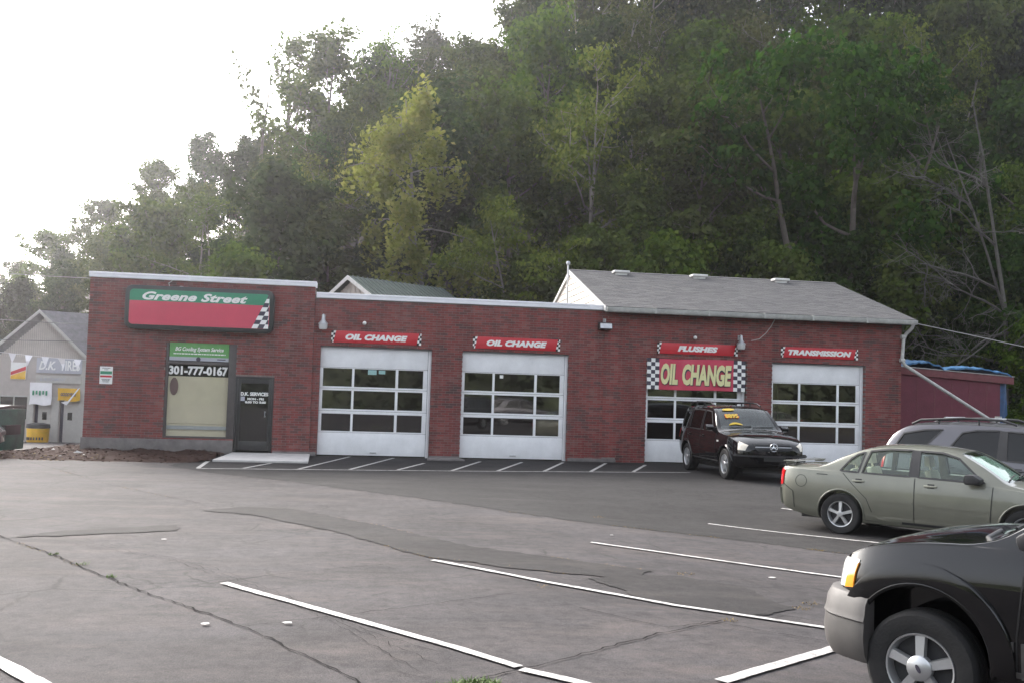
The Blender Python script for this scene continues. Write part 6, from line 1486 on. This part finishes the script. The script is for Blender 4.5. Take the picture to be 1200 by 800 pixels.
TREES=[('o',31.5,50,25),('m',6.0,64.0,14.5),('m',11.0,66.0,14.5),('m',16.0,65.0,14.5),('m',21.0,64.0,14.5),('m',26.0,66.0,14.5),('m',31.0,65.0,14.5),('m',36.0,64.0,14.5),('m',41.0,66.0,14.5),('m',46.0,65.0,14.5),('m',51.0,64.0,14.5),('m',56.0,66.0,14.5),('m',61.0,65.0,14.5),('o',-2.6,29,8.5),('m',-1,31.5,9),('s',-3.6,26,6),('o',4.0,56.0,12.0),('m',9.0,57.0,13.0),('o',14.0,58.0,13.0),('m',19.0,57.0,14.0),('o',24.0,59.0,14.0),('m',29.0,58.0,15.0),('o',34.0,60.0,15.0),('m',39.0,58.0,15.0),('o',44.0,60.0,15.0),('m',50.0,58.0,15.0),('m',12.0,40.0,12.0),('o',17.5,40.5,13.0),('m',22.5,41.0,13.0),('m',16,50,21),('m',13,49.5,20),('l',19.5,50,23),('m',24,51,24),('o',29,50,23),('s',-1.5,23.5,6.5),('s',1.5,24.2,7),('s',-4.5,24,6.2),('s',-7,26,5.5),('o',3.0,24.5,9),('m',-50.9,93.8,3.7),('o',-41.6,81.1,7.4),('m',-39.5,82.8,8.4),('m',-34.1,76.9,7.4),('m',-28.2,68.5,9.6),('m',-23.4,64.7,10.2),('l',-21.3,68.5,8.7),('o',-16.5,56.9,10.1),('o',-13.1,57.3,10.3),('m',-9.1,50.3,8.8),('l',-5.7,44.3,9.6),('m',-3.5,41.1,12.8),('l',-0.5,42.2,14.0),('m',1.5,46.2,12.7),('l',4.7,44.7,13.7),('m',7.2,44.4,13.5),('o',10.9,46.5,17.5),('o',13.5,47.3,19.0),('l',15.1,41.5,19.4),('l',18.7,44.4,21.9),('o',22.4,47.4,21.8),('l',25.2,48.3,21.6),('o',26.2,42.5,20.5),('l',31.2,47.2,21.3),('l',33.3,44.2,20.4),('m',35.9,44.8,21.4),('o',39.4,44.4,24.3),('o',43.6,46.0,25.4),('o',48.9,48.6,25.8),('o',53.7,50.8,25.7),('o',50.9,41.1,25.2),('o',55.6,43.9,26.0),('o',62.9,48.4,26.5),('o',-39.2,68.0,3.6),('l',-34.0,65.8,5.6),('o',-28.8,60.8,6.2),('o',-24.3,58.3,7.5),('m',-20.2,53.8,6.9),('m',-15.9,51.4,7.8),('m',-12.0,43.7,8.0),('o',-8.1,39.5,8.4),('o',-5.1,35.6,6.9),('o',-2.3,33.6,9.5),('m',0.7,35.1,10.5),('m',4.5,35.2,11.0),('m',7.2,34.2,11.2),('m',10.3,33.0,15.2),('o',13.9,35.0,16.1),('l',16.7,34.7,16.4),('o',20.8,36.6,16.3),('l',25.3,38.9,15.5),('l',27.3,37.0,16.6),('l',29.7,35.4,16.2),('m',35.2,37.7,17.5),('l',37.3,34.7,17.6),('m',42.0,36.6,19.3),('o',45.3,37.2,18.9),('o',47.9,35.2,19.6),('m',52.8,37.1,18.0),('l',-8.4,27.8,9.1),('l',-4.5,27.7,9.3),('l',-1.1,25.3,10.0),('l',2.0,27.6,10.8),('m',4.7,27.2,11.5),('m',7.8,27.2,11.9),('o',11.2,28.2,10.5),('l',14.2,29.0,9.9),('m',17.3,27.6,13.3),('m',22.0,27.8,10.6),('m',23.8,25.6,13.4),('m',28.3,28.0,12.3),('m',32.6,28.5,12.2),('o',34.7,27.0,12.9),('m',37.9,26.2,15.4),('o',42.4,27.2,12.5),('s',-4.3,20.0,9.5),('m',-1.1,18.9,7.7),('m',5.7,17.9,10.4),('o',12.1,19.1,10.4),('m',14.9,18.8,8.4),('m',18.8,19.5,8.3),('s',21.8,20.0,10.0),('s',24.8,18.7,10.7),('s',27.8,19.4,10.8),('m',30.9,19.2,10.2),('m',33.7,18.1,12.3),('s',-4.8,16.8,7.2),('s',-2.5,15.6,7.1),('s',-0.6,16.8,6.0),('s',1.4,15.0,7.3),('s',3.7,16.7,7.5),('s',6.2,15.9,7.3),('s',8.2,16.4,6.8),('s',10.7,16.7,7.9),('s',12.5,15.3,7.4),('s',14.4,15.6,8.4),('s',17.4,16.5,8.1),('s',19.1,15.1,8.2),('s',22.6,16.3,8.6),('s',25.0,16.0,7.9),('s',28.1,16.2,8.0),('s',29.3,14.7,8.9),('s',33.7,16.4,8.5),('s',34.5,14.6,9.4),('o',-23.0,42.0,7.7),('o',-19.6,40.0,7.6),('m',-16.0,38.0,7.7),('m',-12.4,34.0,8.4),('m',-9.3,33.0,5.7),('m',-6.2,30.0,3.8)]
LAND = ((60,'the tyre shop'),(150,'the left brick corner'),(320,'the cabinet sign'),(400,'the roofline step'),(520,'the first bay'),(655,'the second bay'),(745,'the shingle roof peak'),(880,'the third bay'),(1015,'the fourth bay'),(1085,'the downspout corner'),(9999,'the maroon annex'))
KIND = {'m': ('broadleaf_tree', 'broad tree'), 'o': ('oval_tree', 'upright tree'), 'l': ('locust_tree', 'airy locust tree'), 's': ('understory_tree', 'low bushy tree')}
for k, x, y, h in TREES:
    q = Vector((x, y, gh(x, y)+h))-CAM_P; px = 600+1184.2*q.dot(r2)/q.dot(fw)
    if not -75 < px < 1275 or (-3.2 < x < 7 and 13 < y < 20): continue
    r = random.random(); i = min(len(PR[k])-1, int(r*len(PR[k]))); pr = PR[k][i]
    nm, lb = KIND[k]; wide = random.uniform(.95, 1.25)
    if h > 17: wide *= .72
    elif h > 13: wide *= .85
    elif h < 7: wide *= 1.35
    row = 'on the skyline' if y > 40 else 'high on the slope' if y > 31.5 else 'halfway upslope' if y > 23 else 'at the slope foot'
    where = [n for lim, n in LAND if px < lim][0]; tone = ('deep green', 'mid green', 'mid green')[i] if k == 'm' else ('deep green', 'deep green', 'mid green')[i] if k == 'o' else ('mid green', 'pale green')[i] if k == 'l' else ('deep green', 'mid green')[i]
    l = f'{tone} {lb} {row} above {where}'
    plant_tree(nm, pr, x, y, h, random.uniform(0, 6.28), l, f'{lb}s of the hillside wood', wide)['px'] = px
_by = {}
for o in bpy.data.objects:
    if 'px' in o: _by.setdefault(o['label'], []).append(o)
for l, v in _by.items():
    v.sort(key=lambda o: o['px'])
    for i, o in enumerate(v if len(v) > 1 else []):
        o['label'] = (('leftmost ', 'rightmost ') if len(v) == 2 else ('leftmost ', 'middle ', 'rightmost ') if len(v) == 3 else ('leftmost ', 'second ', 'third ', 'rightmost '))[i]+l
# the trees one can pick out
plant_tree('birch_tree', proto('yellow', 51, 'leafyellow', 'palebark'), 3.7, 21.4, 13.9, 0, 'yellow green tree with drooping sprays, brightest crown on the hillside', wide=1.15)
plant_tree('leaning_tree', proto('leaning', 56, 'leaflight', 'palebark'), 7.2, 16.3, 9.8, .25, 'pale green small tree leaning left on twin stems behind the flat roof', wide=.8)
plant_tree('locust_tree', proto('locust', 63, 'leaflight', 'palebark'), 10.3, 20.5, 16.6, .6, 'tall feathery tree on two slender pale stems left of the shingle roof peak', wide=.82)
plant_tree('layered_tree', proto('layered', 66, 'leafmid'), 16.2, 20.5, 13.6, 1.1, 'mid green tree with flat layered sprays rising behind the shingle roof', wide=.95)
plant_tree('forked_tree', proto('fork', 71, 'leafdark'), 22.6, 17.5, 17.5, .2, 'dark tree forking low into three bare limbs behind the right end of the roof', wide=.95)
sp = proto('sparse', 81, 'leafmid'); sp2 = proto('sparse', 83, 'leafmid')
plant_tree('sparse_tree', sp, -8.2, 42.5, 15.6, .5, 'thin half bare tree standing against the white sky, leftmost of the skyline pair', wide=.8)
plant_tree('sparse_tree', sp2, -6.0, 44.5, 14.3, 2.0, 'thin leafy topped tree against the white sky, right of the half bare one', wide=.85)
plant_tree('broadleaf_tree', PR['m'][1], -12.7, 33.0, 9.9, 1.0, 'rounded paler green tree directly above the Greene Street cabinet sign', wide=1.15)
plant_tree('corner_bush', PR['s'][1], -10.3, 22.5, 6.2, 2.0, 'bright green bush peeking out beside the left edge of the brick wall', wide=.7, cat='bush')
plant_tree('edge_shrub', PR['s'][1], 29.2, 11.8, 5.6, .4, 'green shrub at the right edge of the photo beyond the annex', wide=1.0, cat='bush')
# dead tree with bare grey branches
g = np.random.default_rng(5); t = empty('dead_tree', (28.6, 13.0, gh(28.6,13.0)-.1), 0, 'bare dead tree with a tangle of pale grey branches near the right edge', 'tree')
mb = MB(); st = bez((0,0,0), (-.03,0,1), 16, .1, g, 12, .05); mb.tube(st, [.14*(1-.8*i/12) for i in range(13)], 7)
st2 = bez((.9,.2,0), (.05,0,1), 15, .1, g, 12, .06); mb.tube(st2, [.10*(1-.8*i/12) for i in range(13)], 6); mb.build('trunk', MAT['deadbark'], t, smooth=60)
mb = MB()
def twigs(p, d, L, r, lv):
    q = bez(p, d, L, -.15 if lv > 1 else .15, g, 6, .16); mb.tube(q, [max(.008, r*(1-.75*i/6)) for i in range(7)], 4, caps=False)
    if lv < 3:
        for k in range(5 if lv == 0 else 4):
            i = 1+int(g.random()*5); dd = np.array(d)*.6+g.normal(size=3)*.65; twigs(q[i], dd, L*g.uniform(.35, .6), r*.5, lv+1)
for k in range(9):
    s_ = st if k % 3 else st2; i = 3+int(g.random()*9); az = math.pi+g.normal()*.75
    twigs(s_[i], (math.cos(az), math.sin(az)*.8-.2, g.uniform(-.2, .6)), g.uniform(2.5, 5.5), .07, 0)
mb.build('branch', MAT['deadbark'], t, smooth=60)
t = empty('fallen_limb', (23.8, 12.3, gh(23.8,12.3)), 0, 'pale bare limb arching over brush behind the annex roof', 'branch'); mb = MB()
q = bez((0,0,2.6), (.8,0,.5), 6.5, -.1, g, 9, .10); mb.tube(q, [.05*(1-.7*i/9) for i in range(10)], 5)
for i in (3, 5, 6): mb.tube(bez(q[i], (.3,-.2,.7), 1.6, 0, g, 4, .15), [.025,.02,.016,.012,.006], 4)
mb.tube(bez((.3,.1,-.2),(-.1,0,1),3,0,g,4,.05), [.07,.06,.055,.05,.04], 5); mb.build('limb', MAT['deadbark'], t, smooth=60)
# undergrowth on the lower slope
n = 42000; gx = RNG.uniform(-22, 48, n); gy_ = RNG.uniform(12.6, 30, n); zz = gz(gx, gy_); m_ = (gy_ > 13.0+np.clip(-gx-3, 0, 60)*1.1); cl = np.sin(gx*.9+gy_*.5)+np.sin(gx*.37-gy_*1.1)
hgt = RNG.random(n)**1.6*np.clip(.9+.5*cl, .15, 2.0)
cen = np.stack([gx, gy_, zz+.05+hgt], 1)[m_]
me = leaf_mesh('undergrowth', cen, .30, .7, .1); me.materials.append(MAT['leafdark']); link('undergrowth', me, kind='stuff')

# far-off wood over the crest, one mass behind the trees one can pick out
n = 45000; gx = RNG.uniform(-6, 95, n); gy_ = RNG.uniform(72, 84, n)
me = leaf_mesh('far_woods', np.stack([gx, gy_, gz(gx, gy_)+RNG.random(n)**.8*11*(.8+.2*np.sin(gx*.7))], 1), .95, .4, .1); me.materials.append(MAT['leafdark']); link('far_woods', me, kind='stuff')
# leaves of the wood on the ridge behind the camera
n = 16000; gx = RNG.uniform(-80, 80, n); gy_ = RNG.uniform(-82, -60, n); zz = np.array([float(ridge_h(a, b)) for a, b in zip(gx, gy_)])
me = leaf_mesh('ridge_leaves', np.stack([gx, gy_, zz+RNG.random(n)**2*4*(1+np.sin(gx*.6+gy_*.3))], 1), 1.1, .5, .1); me.materials.append(MAT['leafdark']); link('ridge_leaves', me, kind='stuff')
# ------------------------------------------------------------------ haze
mb = MB(); mb.box(-210, 210, -205, 205, -4, 62)
mh, th, bh = newmat('haze'); th.nodes.remove(bh)
oh = [n for n in th.nodes if n.type == 'OUTPUT_MATERIAL'][0]; pv = nd(th, 'ShaderNodeVolumePrincipled')
pv.inputs['Color'].default_value = (.93, .92, .97, 1); pv.inputs['Density'].default_value = HAZE; pv.inputs['Anisotropy'].default_value = .85
th.links.new(pv.outputs[0], oh.inputs['Volume'])
mb.build('haze', mh, kind='stuff')
